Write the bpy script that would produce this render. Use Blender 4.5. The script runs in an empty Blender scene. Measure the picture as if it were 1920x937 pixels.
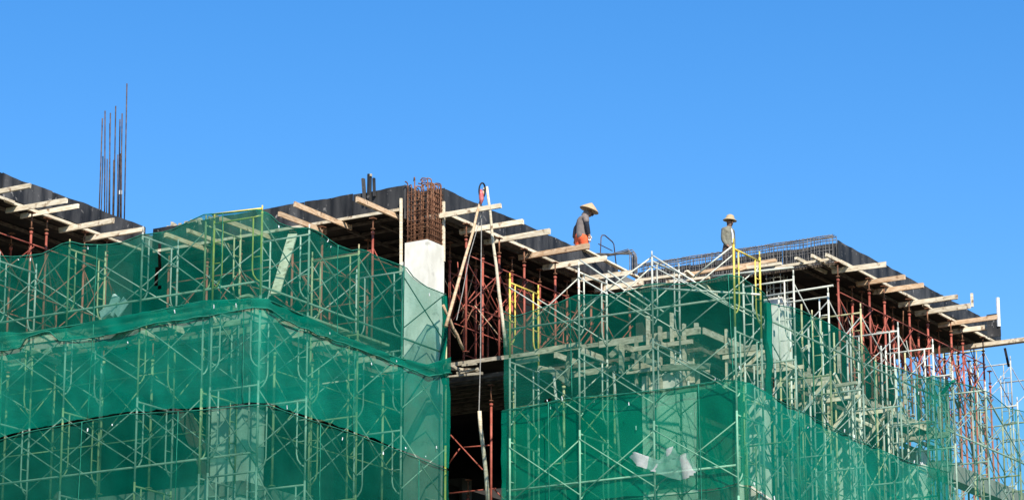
import bpy, math, random
from mathutils import Vector, Matrix, noise
R = random.Random(7)
S = bpy.context.scene
COL = S.collection
rad = math.radians

# ------------------------------------------------------------------ camera maths (one measured point per ray and plane)
F = 5643.0; PIT = math.atan(1532 / F); YAW = rad(31.2)
CAM = Vector((-55.4434, -35.8585, 1.6)); ZR = 21.104
FH = Vector((math.cos(YAW), math.sin(YAW), 0))
FW = Vector((math.cos(YAW) * math.cos(PIT), math.sin(YAW) * math.cos(PIT), math.sin(PIT)))
RT = Vector((math.sin(YAW), -math.cos(YAW), 0)); UP = RT.cross(FW)
def ray(px, py): return FW * F + RT * (px - 960) - UP * (py - 468.5)
def on_z(px, py, z): d = ray(px, py); return CAM + d * ((z - CAM.z) / d.z)
def on_x(px, py, x): d = ray(px, py); return CAM + d * ((x - CAM.x) / d.x)
def on_y(px, py, y): d = ray(px, py); return CAM + d * ((y - CAM.y) / d.y)

# ------------------------------------------------------------------ materials
def new_mat(name):
    m = bpy.data.materials.new(name); m.use_nodes = True
    nt = m.node_tree; nt.nodes.clear()
    out = nt.nodes.new('ShaderNodeOutputMaterial')
    return m, nt, out
def noisy(name, c1, c2, scale=6, rough=.8, metal=0, detail=6, spots=None, stretch=(1, 1, 1), bump=0, lo=.35, hi=.65, rnd=0):
    m, nt, out = new_mat(name); N = nt.nodes.new; L = nt.links.new
    b = N('ShaderNodeBsdfPrincipled'); b.inputs['Roughness'].default_value = rough; b.inputs['Metallic'].default_value = metal
    b.inputs['Specular IOR Level'].default_value = .25
    tc = N('ShaderNodeTexCoord'); mp = N('ShaderNodeMapping'); mp.inputs['Scale'].default_value = stretch
    geo = N('ShaderNodeNewGeometry')
    L(geo.outputs['Position'], mp.inputs['Vector'])
    n = N('ShaderNodeTexNoise'); n.inputs['Scale'].default_value = scale; n.inputs['Detail'].default_value = detail
    L(mp.outputs[0], n.inputs['Vector'])
    r = N('ShaderNodeValToRGB'); r.color_ramp.elements[0].position = lo; r.color_ramp.elements[1].position = hi
    r.color_ramp.elements[0].color = (*c1, 1); r.color_ramp.elements[1].color = (*c2, 1)
    L(n.outputs['Fac'], r.inputs[0]); col = r.outputs[0]
    if spots:
        c3, sc, th = spots
        n2 = N('ShaderNodeTexNoise'); n2.inputs['Scale'].default_value = sc; n2.inputs['Detail'].default_value = 8
        L(geo.outputs['Position'], n2.inputs['Vector'])
        r2 = N('ShaderNodeValToRGB'); r2.color_ramp.elements[0].position = th; r2.color_ramp.elements[1].position = min(1, th + .1)
        L(n2.outputs['Fac'], r2.inputs[0])
        mx = N('ShaderNodeMix'); mx.data_type = 'RGBA'; L(r2.outputs[0], mx.inputs[0]); L(col, mx.inputs[6]); mx.inputs[7].default_value = (*c3, 1)
        col = mx.outputs[2]
    if rnd:
        oi = N('ShaderNodeObjectInfo'); hs = N('ShaderNodeHueSaturation')
        mr = N('ShaderNodeMapRange'); mr.inputs[3].default_value = 1 - rnd; mr.inputs[4].default_value = 1 + rnd
        L(oi.outputs['Random'], mr.inputs[0]); L(mr.outputs[0], hs.inputs['Value']); L(col, hs.inputs['Color']); col = hs.outputs[0]
    L(col, b.inputs['Base Color'])
    if bump:
        bp = N('ShaderNodeBump'); bp.inputs['Strength'].default_value = bump; bp.inputs['Distance'].default_value = .02
        L(n.outputs['Fac'], bp.inputs['Height']); L(bp.outputs[0], b.inputs['Normal'])
    L(b.outputs[0], out.inputs[0])
    return m
MT = {}
MT['galv'] = noisy('galvanised_steel', (.33, .335, .29), (.50, .50, .43), 5, .55, .0, spots=((.22, .12, .06), 7, .62), rnd=.15)
MT['pale'] = noisy('pale_painted_steel', (.50, .50, .41), (.68, .67, .56), 5, .55, spots=((.25, .14, .07), 8, .64), rnd=.12)
MT['yellow'] = noisy('yellow_painted_steel', (.60, .42, .05), (.74, .58, .14), 6, .5, spots=((.45, .42, .3), 6, .6), rnd=.08)
MT['olive'] = noisy('weathered_yellow_steel', (.33, .30, .14), (.52, .48, .27), 4, .6, spots=((.2, .11, .05), 6, .6), rnd=.18)
MT['red'] = noisy('red_oxide_steel', (.25, .055, .035), (.40, .11, .075), 5, .6, spots=((.16, .07, .04), 9, .58), rnd=.2)
MT['rust'] = noisy('rusty_steel', (.10, .042, .022), (.26, .12, .065), 9, .8, spots=((.32, .2, .12), 12, .62), rnd=.15)
MT['bar'] = noisy('dark_rebar', (.045, .032, .03), (.11, .08, .07), 8, .7, rnd=.15)
MT['greybar'] = noisy('grey_rebar', (.09, .085, .085), (.2, .185, .17), 8, .6, rnd=.2)
MT['timber'] = noisy('pale_formwork_timber', (.60, .49, .33), (.80, .70, .53), 3.5, .85, stretch=(1.6, 1.6, 6), spots=((.26, .17, .10), 5, .585), bump=.2, rnd=.14)
MT['tan'] = noisy('orange_tan_timber', (.50, .31, .17), (.68, .50, .33), 3.5, .85, stretch=(1.6, 1.6, 6), spots=((.20, .11, .06), 5, .59), bump=.2, rnd=.12)
MT['scrapwood'] = noisy('weathered_grey_timber', (.30, .255, .18), (.52, .46, .35), 3.5, .9, stretch=(1.6, 1.6, 6), spots=((.14, .10, .07), 5, .6), bump=.2, rnd=.22)
MT['shadewood'] = noisy('shade_darkened_timber', (.06, .045, .034), (.17, .135, .10), 4, .9, stretch=(1.6, 1.6, 6), rnd=.25)  # old timber, its colour darkened to carry the shade under the slabs
MT['black'] = noisy('black_film_plywood', (.014, .014, .015), (.065, .062, .06), 2.6, .6, stretch=(1.5, 1.5, .35), spots=((.24, .22, .20), 6.5, .63), rnd=.45, bump=.3)
MT['soffit'] = noisy('dirty_shade_darkened_soffit', (.015, .012, .01), (.05, .038, .028), 1.2, .9, spots=((.02, .018, .016), 2, .55))  # dirty plywood, painted darker still to stand in for the ceiling shade
MT['concrete'] = noisy('raw_concrete', (.62, .59, .50), (.82, .79, .69), 3.0, .9, stretch=(1, 1, .6), spots=((.50, .475, .41), 3.2, .60), bump=.3)
MT['greyconc'] = noisy('grey_concrete', (.20, .19, .17), (.30, .285, .25), 1.8, .9, spots=((.18, .17, .15), 3, .6), bump=.2)
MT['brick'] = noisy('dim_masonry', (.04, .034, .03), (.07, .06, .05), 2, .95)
MT['ground'] = noisy('dusty_ground', (.045, .045, .03), (.075, .07, .05), .15, .95, spots=((.05, .08, .03), .05, .55))
MT['rope'] = noisy('grey_rope', (.22, .21, .19), (.34, .32, .29), 20, .9)
MT['blackrope'] = noisy('black_rope', (.015, .015, .018), (.03, .03, .035), 20, .8)
MT['redcloth'] = noisy('red_paint', (.45, .06, .07), (.62, .22, .22), 16, .6)
MT['straw'] = noisy('straw', (.42, .28, .15), (.56, .40, .24), 30, .85)
MT['cream'] = noisy('cream_cloth_hat', (.38, .28, .15), (.48, .37, .22), 25, .85)
MT['hatdark'] = noisy('dark_hat_lining', (.03, .025, .025), (.05, .045, .04), 25, .9)
MT['skin'] = noisy('tanned_skin', (.25, .13, .08), (.31, .17, .11), 20, .6)
MT['darkcloth'] = noisy('black_cloth', (.016, .017, .024), (.03, .03, .04), 20, .9)
MT['greycloth'] = noisy('grey_brown_shirt', (.165, .135, .125), (.215, .18, .165), 14, .9, bump=.3)
MT['khaki'] = noisy('khaki_jacket_cloth', (.15, .145, .11), (.22, .21, .16), 14, .9, bump=.3)
MT['orange'] = noisy('orange_red_cloth', (.66, .085, .03), (.80, .14, .05), 14, .85, bump=.3)
MT['browncloth'] = noisy('dark_brown_trousers', (.05, .036, .03), (.085, .062, .05), 14, .9)
MT['white'] = noisy('white_cloth', (.62, .62, .62), (.74, .74, .73), 20, .9)

def net_mat(name, cov, col=(.012, .34, .225), var=.15, tint=(.74, .97, .89, 1)):
    m, nt, out = new_mat(name); N = nt.nodes.new; L = nt.links.new
    geo = N('ShaderNodeNewGeometry')
    mp = N('ShaderNodeMapping'); mp.inputs['Scale'].default_value = (1, 1, .8); L(geo.outputs['Position'], mp.inputs[0])
    n = N('ShaderNodeTexNoise'); n.inputs['Scale'].default_value = .9; n.inputs['Detail'].default_value = 5; n.inputs['Roughness'].default_value = .6
    L(mp.outputs[0], n.inputs['Vector'])
    n2 = N('ShaderNodeTexNoise'); n2.inputs['Scale'].default_value = 14; n2.inputs['Detail'].default_value = 3
    mp2 = N('ShaderNodeMapping'); mp2.inputs['Scale'].default_value = (.5, .5, 2.2); L(geo.outputs['Position'], mp2.inputs[0]); L(mp2.outputs[0], n2.inputs['Vector'])
    mr = N('ShaderNodeMapRange'); mr.inputs[1].default_value = .25; mr.inputs[2].default_value = .75
    mr.inputs[3].default_value = cov - var; mr.inputs[4].default_value = cov + var
    L(n.outputs['Fac'], mr.inputs[0])
    ad = N('ShaderNodeMath'); ad.operation = 'MULTIPLY_ADD'; ad.inputs[1].default_value = .16; L(n2.outputs['Fac'], ad.inputs[0])
    sb = N('ShaderNodeMath'); sb.operation = 'SUBTRACT'; L(mr.outputs[0], sb.inputs[0]); sb.inputs[1].default_value = .08
    L(sb.outputs[0], ad.inputs[2])
    # keep the uneven tape cover between sheer and nearly solid
    cl = N('ShaderNodeClamp'); cl.inputs[1].default_value = .08; cl.inputs[2].default_value = .95; L(ad.outputs[0], cl.inputs[0])
    df = N('ShaderNodeBsdfDiffuse')
    n3 = N('ShaderNodeTexNoise'); n3.inputs['Scale'].default_value = .55; n3.inputs['Detail'].default_value = 6; L(geo.outputs['Position'], n3.inputs['Vector'])
    rp = N('ShaderNodeValToRGB'); rp.color_ramp.elements[0].position = .35; rp.color_ramp.elements[1].position = .68
    rp.color_ramp.elements[0].color = (col[0] * .9, col[1] * .86, col[2] * .86, 1); rp.color_ramp.elements[1].color = (col[0] * 1.2 + .012, col[1] * 1.2, col[2] * 1.22, 1)
    L(n3.outputs['Fac'], rp.inputs[0]); L(rp.outputs[0], df.inputs[0])
    tl = N('ShaderNodeBsdfTranslucent'); tl.inputs[0].default_value = (col[0] * .8, col[1] * .8, col[2] * .75, 1)
    a = N('ShaderNodeMixShader'); a.inputs[0].default_value = .3; L(df.outputs[0], a.inputs[1]); L(tl.outputs[0], a.inputs[2])
    tr = N('ShaderNodeBsdfTransparent'); tr.inputs[0].default_value = tint
    mx = N('ShaderNodeMixShader'); L(cl.outputs[0], mx.inputs[0]); L(tr.outputs[0], mx.inputs[1]); L(a.outputs[0], mx.inputs[2])
    L(mx.outputs[0], out.inputs[0])
    return m
MT['plastic'] = net_mat('torn_white_plastic', .46, (.86, .83, .82), .42, (1, 1, 1, 1))

# ------------------------------------------------------------------ mesh helpers
class MB:
    def __init__(s): s.v = []; s.f = []; s.smooth = False
    def tube(s, p, q, r, n=8, r2=None, cap=True):
        p = Vector(p); q = Vector(q); d = (q - p)
        if d.length < 1e-6: return s
        d.normalize(); a = d.cross(Vector((0, 0, 1)) if abs(d.z) < .9 else Vector((1, 0, 0))).normalized(); b = d.cross(a)
        i0 = len(s.v); r2 = r if r2 is None else r2
        for c, rr in ((p, r), (q, r2)):
            for k in range(n):
                t = 2 * math.pi * k / n; s.v.append(c + a * (rr * math.cos(t)) + b * (rr * math.sin(t)))
        for k in range(n): s.f.append((i0 + k, i0 + (k + 1) % n, i0 + n + (k + 1) % n, i0 + n + k))
        if cap: s.f.append(tuple(i0 + k for k in reversed(range(n)))); s.f.append(tuple(i0 + n + k for k in range(n)))
        return s
    def path(s, pts, r, n=8):
        pts = [Vector(p) for p in pts]; rings = []
        ref = None
        for i, p in enumerate(pts):
            d = (pts[min(i + 1, len(pts) - 1)] - pts[max(i - 1, 0)]).normalized()
            if ref is None: ref = d.cross(Vector((0, 0, 1)) if abs(d.z) < .9 else Vector((1, 0, 0))).normalized()
            a = (ref - d * ref.dot(d)).normalized(); ref = a; b = d.cross(a)
            rr = r[i] if isinstance(r, (list, tuple)) else r
            i0 = len(s.v); rings.append(i0)
            for k in range(n):
                t = 2 * math.pi * k / n; s.v.append(p + a * (rr * math.cos(t)) + b * (rr * math.sin(t)))
        for i0, i1 in zip(rings, rings[1:]):
            for k in range(n): s.f.append((i0 + k, i0 + (k + 1) % n, i1 + (k + 1) % n, i1 + k))
        s.f.append(tuple(rings[0] + k for k in reversed(range(n)))); s.f.append(tuple(rings[-1] + k for k in range(n)))
        return s
    def beam(s, p, q, w, h, jit=0.0, up=(0, 0, 1)):
        """timber of section w (sideways) x h (up) from p to q, along its centre line"""
        p = Vector(p); q = Vector(q); d = (q - p).normalized(); up = Vector(up)
        if abs(d.dot(up)) > .95: up = Vector((1, 0, 0))
        a = d.cross(up).normalized() * (w / 2); b = a.cross(d).normalized() * (h / 2)
        i0 = len(s.v)
        for c in (p, q):
            for sa, sb in ((-1, -1), (1, -1), (1, 1), (-1, 1)):
                s.v.append(c + a * sa + b * sb + Vector([R.uniform(-jit, jit) for _ in range(3)]))
        for f in ((0, 1, 2, 3), (7, 6, 5, 4), (0, 4, 5, 1), (1, 5, 6, 2), (2, 6, 7, 3), (3, 7, 4, 0)): s.f.append(tuple(i0 + k for k in f))
        return s
    def box(s, a, b):
        x0, y0, z0 = a; x1, y1, z1 = b; i0 = len(s.v)
        for z in (z0, z1):
            for x, y in ((x0, y0), (x1, y0), (x1, y1), (x0, y1)): s.v.append(Vector((x, y, z)))
        for f in ((3, 2, 1, 0), (4, 5, 6, 7), (0, 1, 5, 4), (1, 2, 6, 5), (2, 3, 7, 6), (3, 0, 4, 7)): s.f.append(tuple(i0 + k for k in f))
        return s
    def lathe(s, prof, n=24, c=(0, 0, 0)):
        c = Vector(c); i0 = len(s.v)
        for r, z in prof:
            for k in range(n):
                t = 2 * math.pi * k / n; s.v.append(c + Vector((r * math.cos(t), r * math.sin(t), z)))
        for i in range(len(prof) - 1):
            for k in range(n): s.f.append((i0 + i * n + k, i0 + i * n + (k + 1) % n, i0 + (i + 1) * n + (k + 1) % n, i0 + (i + 1) * n + k))
        return s
    def mesh(s, name, base=(0, 0, 0), smooth=False):
        me = bpy.data.meshes.new(name); b = Vector(base)
        me.from_pydata([tuple(v - b) for v in s.v], [], s.f); me.update()
        if smooth: me.polygons.foreach_set('use_smooth', [len(p.vertices) <= 4 for p in me.polygons])
        return me
LABELS = {}
def tag(o, label, cat, group=None, kind=None):
    o['label'] = label; o['category'] = cat
    if group: o['group'] = group
    if kind: o['kind'] = kind
    LABELS.setdefault(label, []).append(o.name)
    return o
def obj(name, me, m, parent=None, loc=(0, 0, 0), rot=(0, 0, 0)):
    o = bpy.data.objects.new(name, me); COL.objects.link(o)
    if m is not None:
        if len(me.materials) == 0: me.materials.append(MT[m] if isinstance(m, str) else m)
        else:
            mm = MT[m] if isinstance(m, str) else m
            if me.materials[0] != mm:
                o.material_slots[0].link = 'OBJECT'; o.material_slots[0].material = mm
    o.parent = parent; o.location = loc; o.rotation_euler = rot
    return o
def empty(name, loc, rz=0):
    o = bpy.data.objects.new(name, None); COL.objects.link(o); o.location = loc; o.rotation_euler = (0, 0, rz); o.empty_display_size = .3
    return o
def single(name, mb, m, base, label, cat, group=None, smooth=False):
    return tag(obj(name, mb.mesh(name, base, smooth), m, loc=base), label, cat, group)
def part(name, mb, m, parent, base, smooth=False):
    return obj(name, mb.mesh(name, base, smooth), m, parent)
ORD = ['first', 'second', 'third', 'fourth', 'fifth', 'sixth', 'seventh', 'eighth', 'ninth', 'tenth', 'eleventh', 'twelfth', 'thirteenth', 'fourteenth', 'fifteenth', 'sixteenth', 'seventeenth', 'eighteenth', 'nineteenth', 'twentieth', 'twenty-first', 'twenty-second', 'twenty-third', 'twenty-fourth']
LIFT = ['top', 'second', 'third', 'fourth', 'fifth']

# ------------------------------------------------------------------ plan of the place
Z1 = 17.3; ZL = [Z1, 13.5, 9.7, 5.9, 2.1]
BX = -.15; CY = -.12; AY = 7.77; DX = 8.85; EY = -6.05; EXEND = 19.4
LX = -5.15; LY = 1.25          # lower left block corner
DLX = 1.75; ELY = -6.1         # lower right block corner

g = MB(); g.v = [Vector((x, y, 0)) for x, y in ((-3000, -3000), (3000, -3000), (3000, 3000), (-3000, 3000))]; g.f = [(0, 1, 2, 3)]
o = obj('ground', g.mesh('ground'), 'ground'); o['kind'] = 'structure'

bld = empty('concrete_building', (4, 4, 0))
tag(bld, 'stepped concrete building under construction behind green nets, still without its outer walls', 'building')
BB = Vector((4, 4, 0))
def bpart(name, mb, m): return part(name, mb, m, bld, BB)
# roof slabs (their sides are masked by the edge forms) and floors
bpart('roof_slab', MB().box((-14, AY + .05, 20.62), (6, 24, 20.95)), 'greyconc')
bpart('roof_slab', MB().box((BX + .05, CY + .66, 20.622), (24, AY + .048, 20.952)), 'greyconc')
bpart('roof_slab', MB().box((BX + .78, CY + .05, 20.623), (24, CY + .658, 20.95)), 'greyconc')
bpart('roof_slab', MB().box((DX + .4, EY + .05, 20.624), (EXEND - .05, CY + .048, 20.66)), 'greyconc')
for i, z in enumerate(ZL):
    bpart('floor_slab', MB().box((LX, LY, z - .3), (.9, 24, z)), 'greyconc')
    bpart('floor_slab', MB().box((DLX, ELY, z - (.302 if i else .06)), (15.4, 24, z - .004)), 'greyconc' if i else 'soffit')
def column(x0, y0, x1, y1, z0, z1, m='concrete', seams=True):
    mb = MB(); zz = z0
    # cast in lifts, each a few millimetres off the last
    while zz < z1 - 1e-3:
        top = min(zz + 1.9, z1); e = R.uniform(0, .008)
        mb.box((x0 - e, y0 - e, zz), (x1 + e, y1 + e, top)); zz = top
    return bpart('column', mb, m)
ZC = on_y(797, 447, CY - .02).z
column(BX - .02, CY - .02, BX + .67, CY + .57, 0, 16.7, 'greyconc')
column(BX - .03, CY - .03, BX + .68, CY + .58, 16.7, ZC)                  # corner column under the rebar cage
column(LX + .05, LY + .05, LX + .85, LY + .85, 0, 15.15)
bpart('column_form', MB().box((LX + .02, LY + .02, 15.152), (LX + .88, LY + .88, Z1 - .31)), 'black')             # lower left corner
pc = on_y(1300, 800, ELY + .5)
column(DLX - .1, ELY + .55, DLX + .75, ELY + 1.45, 0, 16.35)           # lower right corner
p = on_y(1467, 580, -4.4); CUX, CUY, CUZ = p.x, -4.4, p.z
ztop_u = on_y(1467, 556, -4.4).z
column(CUX, CUY, CUX + .5, CUY + .5, 0, ztop_u)                        # upper right
column(on_z(1787, 760, Z1).x, EY + 1.2, on_z(1787, 760, Z1).x + .6, EY + 1.8, 0, 18.2)
for x in (6.8, 13.5, 18):
    for y in (1.5, 7.5, 14): column(x, y, x + .5, y + .5, 0, 20.62, 'greyconc')
for x in (-12, -5.1, .2):
    for y in (9, 15): column(x, y, x + .5, y + .5, 0, 20.62, 'greyconc')
for x in (5.5, 10.5, 14.6): column(x, ELY + .5, x + .55, ELY + 1.05, 0, 16.9)
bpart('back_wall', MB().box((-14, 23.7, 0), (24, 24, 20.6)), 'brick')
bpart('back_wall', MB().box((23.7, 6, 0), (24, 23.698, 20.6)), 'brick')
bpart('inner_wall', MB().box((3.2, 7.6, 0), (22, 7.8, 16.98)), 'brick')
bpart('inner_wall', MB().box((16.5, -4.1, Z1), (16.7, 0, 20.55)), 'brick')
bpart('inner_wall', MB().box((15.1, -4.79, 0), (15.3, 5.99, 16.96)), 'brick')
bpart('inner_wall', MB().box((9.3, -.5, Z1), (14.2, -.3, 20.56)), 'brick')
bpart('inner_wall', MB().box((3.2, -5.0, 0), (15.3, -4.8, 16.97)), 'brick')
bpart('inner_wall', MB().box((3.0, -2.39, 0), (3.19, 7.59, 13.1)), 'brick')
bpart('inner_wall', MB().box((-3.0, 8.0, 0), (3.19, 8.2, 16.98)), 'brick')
# low concrete parapet at the far right end, seen under the open scaffold
pp = on_y(1780, 880, -6.4); pq = on_y(1862, 915, -6.4)

# ------------------------------------------------------------------ roof edge formwork
ZP0, ZP1 = 20.56, 21.104
def ragged_sheet(mb, at, c0, c1, t, z0, z1):
    n = max(4, int((c1 - c0) / .09)); i0 = len(mb.v)
    for i in range(n + 1):
        u = c0 + (c1 - c0) * i / n; zt = z1 + .03 * noise.noise(Vector((u * 1.7, z1, c0))) + .010 * noise.noise(Vector((u * 6.3, c0, 2))); zb = z0 + .012 * noise.noise(Vector((u * 6, 3, c0))); bow = .012 * noise.noise(Vector((u * 1.2, 7, c1)))
        mb.v += [at(u, bow, zb), at(u, bow + t, zb), at(u, bow + t, zt), at(u, bow, zt)]
    for i in range(n):
        a = i0 + i * 4
        for k in range(4): mb.f.append((a + k, a + (k + 1) % 4, a + 4 + (k + 1) % 4, a + 4 + k))
    mb.f.append((i0, i0 + 1, i0 + 2, i0 + 3)); e = i0 + n * 4; mb.f.append((e + 3, e + 2, e + 1, e))
def panels(edge, a, b, fixed, n, nx, where, z0=ZP0, z1=ZP1):
    """black plywood edge forms in a row; edge 'x' runs along x at y = fixed, 'y' runs along y at x = fixed"""
    cuts = [a + (b - a) * i / n + (R.uniform(-.15, .15) if 0 < i < n else 0) for i in range(n + 1)]
    for i in range(n):
        c0, c1 = cuts[i] + .008, cuts[i + 1] - .008
        dz = R.uniform(-.02, .02); mb = MB(); t = .02
        if edge == 'x':
            base = ((c0 + c1) / 2, fixed, z0); ragged_sheet(mb, lambda u, v, w: Vector((u, fixed + v, w)), c0, c1, t, z0 + dz, z1 + dz)
        else:
            base = (fixed, (c0 + c1) / 2, z0); ragged_sheet(mb, lambda u, v, w: Vector((fixed + v, u, w)), c0, c1, t, z0 + dz, z1 + dz)
        t_ = tag(empty('edge_form', base), f'black plywood edge form, {ORD[i]} {where}', 'edge form', 'black edge forms round the roof')
        part('plywood_sheet', mb, 'black', t_, base)
        # upright timber studs nailed to the inside and one strap outside
        k = 3
        for j in range(k):
            st = MB(); u = c0 + (c1 - c0) * (j + .5) / k
            if edge == 'x': st.box((u - .03, fixed + t + .002, z0 + .02), (u + .03, fixed + t + .05, z1 - .05))
            else: st.box((fixed + t + .002, u - .03, z0 + .02), (fixed + t + .05, u + .03, z1 - .05))
            part('stud', st, 'shadewood', t_, base)
panels('x', -12.5, BX - .25, AY, 7, 1, 'from the far end of the left wing')
panels('y', CY + .62, AY - .02, BX, 5, 1, 'back from the rebar cage on its left side')
panels('x', BX + .72, DX - .1, CY, 6, 1, 'along from the rebar cage on its right side')
panels('x', DX + .25, EXEND, EY, 8, 1, 'along the right wing from its corner', z1=21.02)
for k, (a, b) in enumerate((((BX + .0, CY + .61, 20.3), (BX + .76, CY + .63, 21.1)), ((BX + .72, CY - .0, 20.302), (BX + .74, CY + .60, 21.11)))):
    tag(obj('edge_form', MB().box(a, b).mesh('edge_form', a), 'black', loc=a), f'black plywood form boxing in the rebar cage, {("back", "side")[k]} one', 'edge form', 'black edge forms round the roof')
panels('y', EY + .05, CY - .3, DX + .38, 4, 1, 'behind the upright beam cage', z1=21.02)

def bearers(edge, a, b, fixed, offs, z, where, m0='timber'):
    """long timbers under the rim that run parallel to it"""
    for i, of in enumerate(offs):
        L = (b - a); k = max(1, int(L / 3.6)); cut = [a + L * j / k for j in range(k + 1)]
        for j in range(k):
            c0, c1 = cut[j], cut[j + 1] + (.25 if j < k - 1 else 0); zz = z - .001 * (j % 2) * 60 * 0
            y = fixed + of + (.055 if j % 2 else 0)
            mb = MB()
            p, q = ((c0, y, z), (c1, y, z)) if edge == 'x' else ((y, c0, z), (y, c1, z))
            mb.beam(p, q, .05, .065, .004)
            single('timber_bearer', mb, m0 if i < 1 else 'shadewood', p, f'long timber under roof rim, {ORD[i]} row in, {ORD[j]} length {where}', 'timber bearer', 'bearers under the roof rim')  # rows further in get the darkened timber, shade put into their colour
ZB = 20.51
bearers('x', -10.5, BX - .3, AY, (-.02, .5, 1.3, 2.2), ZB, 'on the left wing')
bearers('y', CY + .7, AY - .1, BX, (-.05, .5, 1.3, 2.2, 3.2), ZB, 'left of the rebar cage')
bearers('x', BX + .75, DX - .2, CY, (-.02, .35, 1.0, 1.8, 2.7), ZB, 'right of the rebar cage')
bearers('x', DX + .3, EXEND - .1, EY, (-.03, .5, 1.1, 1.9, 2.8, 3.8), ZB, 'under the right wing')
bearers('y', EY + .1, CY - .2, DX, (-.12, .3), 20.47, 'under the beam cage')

# plywood soffits
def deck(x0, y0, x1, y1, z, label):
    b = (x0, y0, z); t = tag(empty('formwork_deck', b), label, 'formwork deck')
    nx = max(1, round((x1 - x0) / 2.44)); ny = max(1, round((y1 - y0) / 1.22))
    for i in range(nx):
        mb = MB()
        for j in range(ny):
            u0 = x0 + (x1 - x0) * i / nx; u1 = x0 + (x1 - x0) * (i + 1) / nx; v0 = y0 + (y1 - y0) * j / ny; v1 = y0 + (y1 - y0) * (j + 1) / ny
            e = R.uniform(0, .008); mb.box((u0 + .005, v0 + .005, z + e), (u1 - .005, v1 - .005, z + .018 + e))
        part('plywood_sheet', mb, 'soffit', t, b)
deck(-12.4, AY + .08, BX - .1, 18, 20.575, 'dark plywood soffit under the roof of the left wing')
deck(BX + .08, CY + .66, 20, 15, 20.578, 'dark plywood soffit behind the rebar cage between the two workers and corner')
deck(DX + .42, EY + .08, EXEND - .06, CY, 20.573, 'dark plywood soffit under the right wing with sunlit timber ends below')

# ------------------------------------------------------------------ projecting joists
ZJ = 20.40
def joist(tip, axis, inner, m, label, w=.06, h=.125, z=ZJ, zt=0):
    """timber whose tip is at `tip`, running back along `axis` for `inner` metres"""
    tip = Vector(tip); q = tip + Vector(axis) * inner; q.z -= zt
    sk = R.uniform(-.05, .05); ax = Vector(axis); q += Vector((-ax.y, ax.x, 0)) * sk
    return single('timber_joist', MB().beam(tip, q, w, h * R.uniform(.8, 1.0), .012), m, q, label, 'timber joist', 'timber joists poking out under the roof rim')
for i, (x, y) in enumerate(((57, 348), (125, 376), (147, 386), (213, 413), (268, 430))):
    p = on_z(x, y, ZJ); joist(p, (0, 1, 0), AY - p.y + .35, 'timber', f'pale timber joist end under the left wing rim, {ORD[i]} from the far left')
for i, (x, y) in enumerate(((669, 373), (552, 383), (523, 401), (413, 410), (352, 432), (310, 440))):
    p = on_z(x, y, ZJ); joist(p, (1, 0, 0), BX - p.x + .35, 'tan', f'tan timber joist end left of the rebar cage, {ORD[i]} away from it')
for i, (x, y) in enumerate(((940, 386), (981, 416), (1032, 434), (1105, 461), (1137, 484), (1184, 510), (1206, 530))):
    p = on_z(x, y, ZJ); joist(p, (0, 1, 0), CY - p.y + .35, 'tan' if i == 3 else 'timber', f'pale timber joist end right of the rebar cage, {ORD[i]} away from it', h=.135)
for i, (x, y) in enumerate(((1661, 495), (1696, 519), (1731, 535), (1796, 556), (1819, 573), (1870, 594), (1864, 612))):
    p = on_z(x, y, ZJ); joist(p, (0, 1, 0), EY - p.y + .4, 'tan' if i in (1, 2, 5) else 'timber', f'pale timber joist end under the right wing rim, {ORD[i]} from its corner', h=.14)
for i, (x, y) in enumerate(((1492, 484), (1522, 479), (1549, 477))):
    p = on_z(x, y, 20.5); joist(p, (1, 0, 0), 1.6, 'timber', f'short timber joist crossing the right wing corner, {ORD[i]} from the concrete column', h=.09)
p = on_z(1945, 634, 20.2); joist(p, (0, 1, 0), 5.2, 'timber', 'long pale plank sticking far out past the right wing end', w=.2, h=.12)
p = on_z(1150, 505, 20.62)
single('timber_plank', MB().beam(on_z(1092, 466, 21.13), on_z(1205, 525, 20.75), .12, .04, .003), 'timber', p, 'white-edged plank sloping along the rim below the conical hat worker', 'plank')
# little stop ends and uprights on the rim of the right wing
for i, (x, y, hh) in enumerate(((1823, 575, .36),)):
    q = on_z(x, y, 20.5); single('timber_stake', MB().beam(q, q + Vector((0, 0, hh)), .06, .05), 'timber', q, 'short upright stake nailed to a joist tip on the right wing', 'stake')
q = on_z(1873, 612, 20.35)
single('marker_pole', MB().tube(q, q + Vector((0, 0, .78)), .05, 8), 'white', q, 'short white upright post at the far end of the right wing', 'post')
q = on_z(1872, 612, 20.35)
single('end_board', MB().box((q.x, q.y - .05, q.z - .25), (q.x + .04, q.y + .32, q.z + .36)), 'black', q, 'black upright board closing the far end of the right wing', 'board')
q = on_z(1884, 652, 20.15)
single('hanging_strap', MB().beam(q, q + Vector((.1, -.05, -.5)), .06, .04), 'blackrope', q, 'dark strap hanging below the long plank at the right wing end', 'strap')

mb = MB()
for k in range(70):
    y = R.uniform(on_x(400, 405, BX).y, AY - .3); q = Vector((BX + R.uniform(.03, .5), y, 20.955)); w = R.uniform(.03, .09); h = R.uniform(.12, .24)
    mb.beam(q, q + Vector((R.uniform(-.04, .04), R.uniform(-.06, .06), h)), w, w * 1.3, w * .3)
mm = obj('mortar_rubble', mb.mesh('mortar_rubble', (BX, 5, 20.95)), 'scrapwood', loc=(BX, 5, 20.95)); tag(mm, 'low broken rubble along the rim where the left wing meets the middle', 'rubble', kind='stuff')
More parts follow.
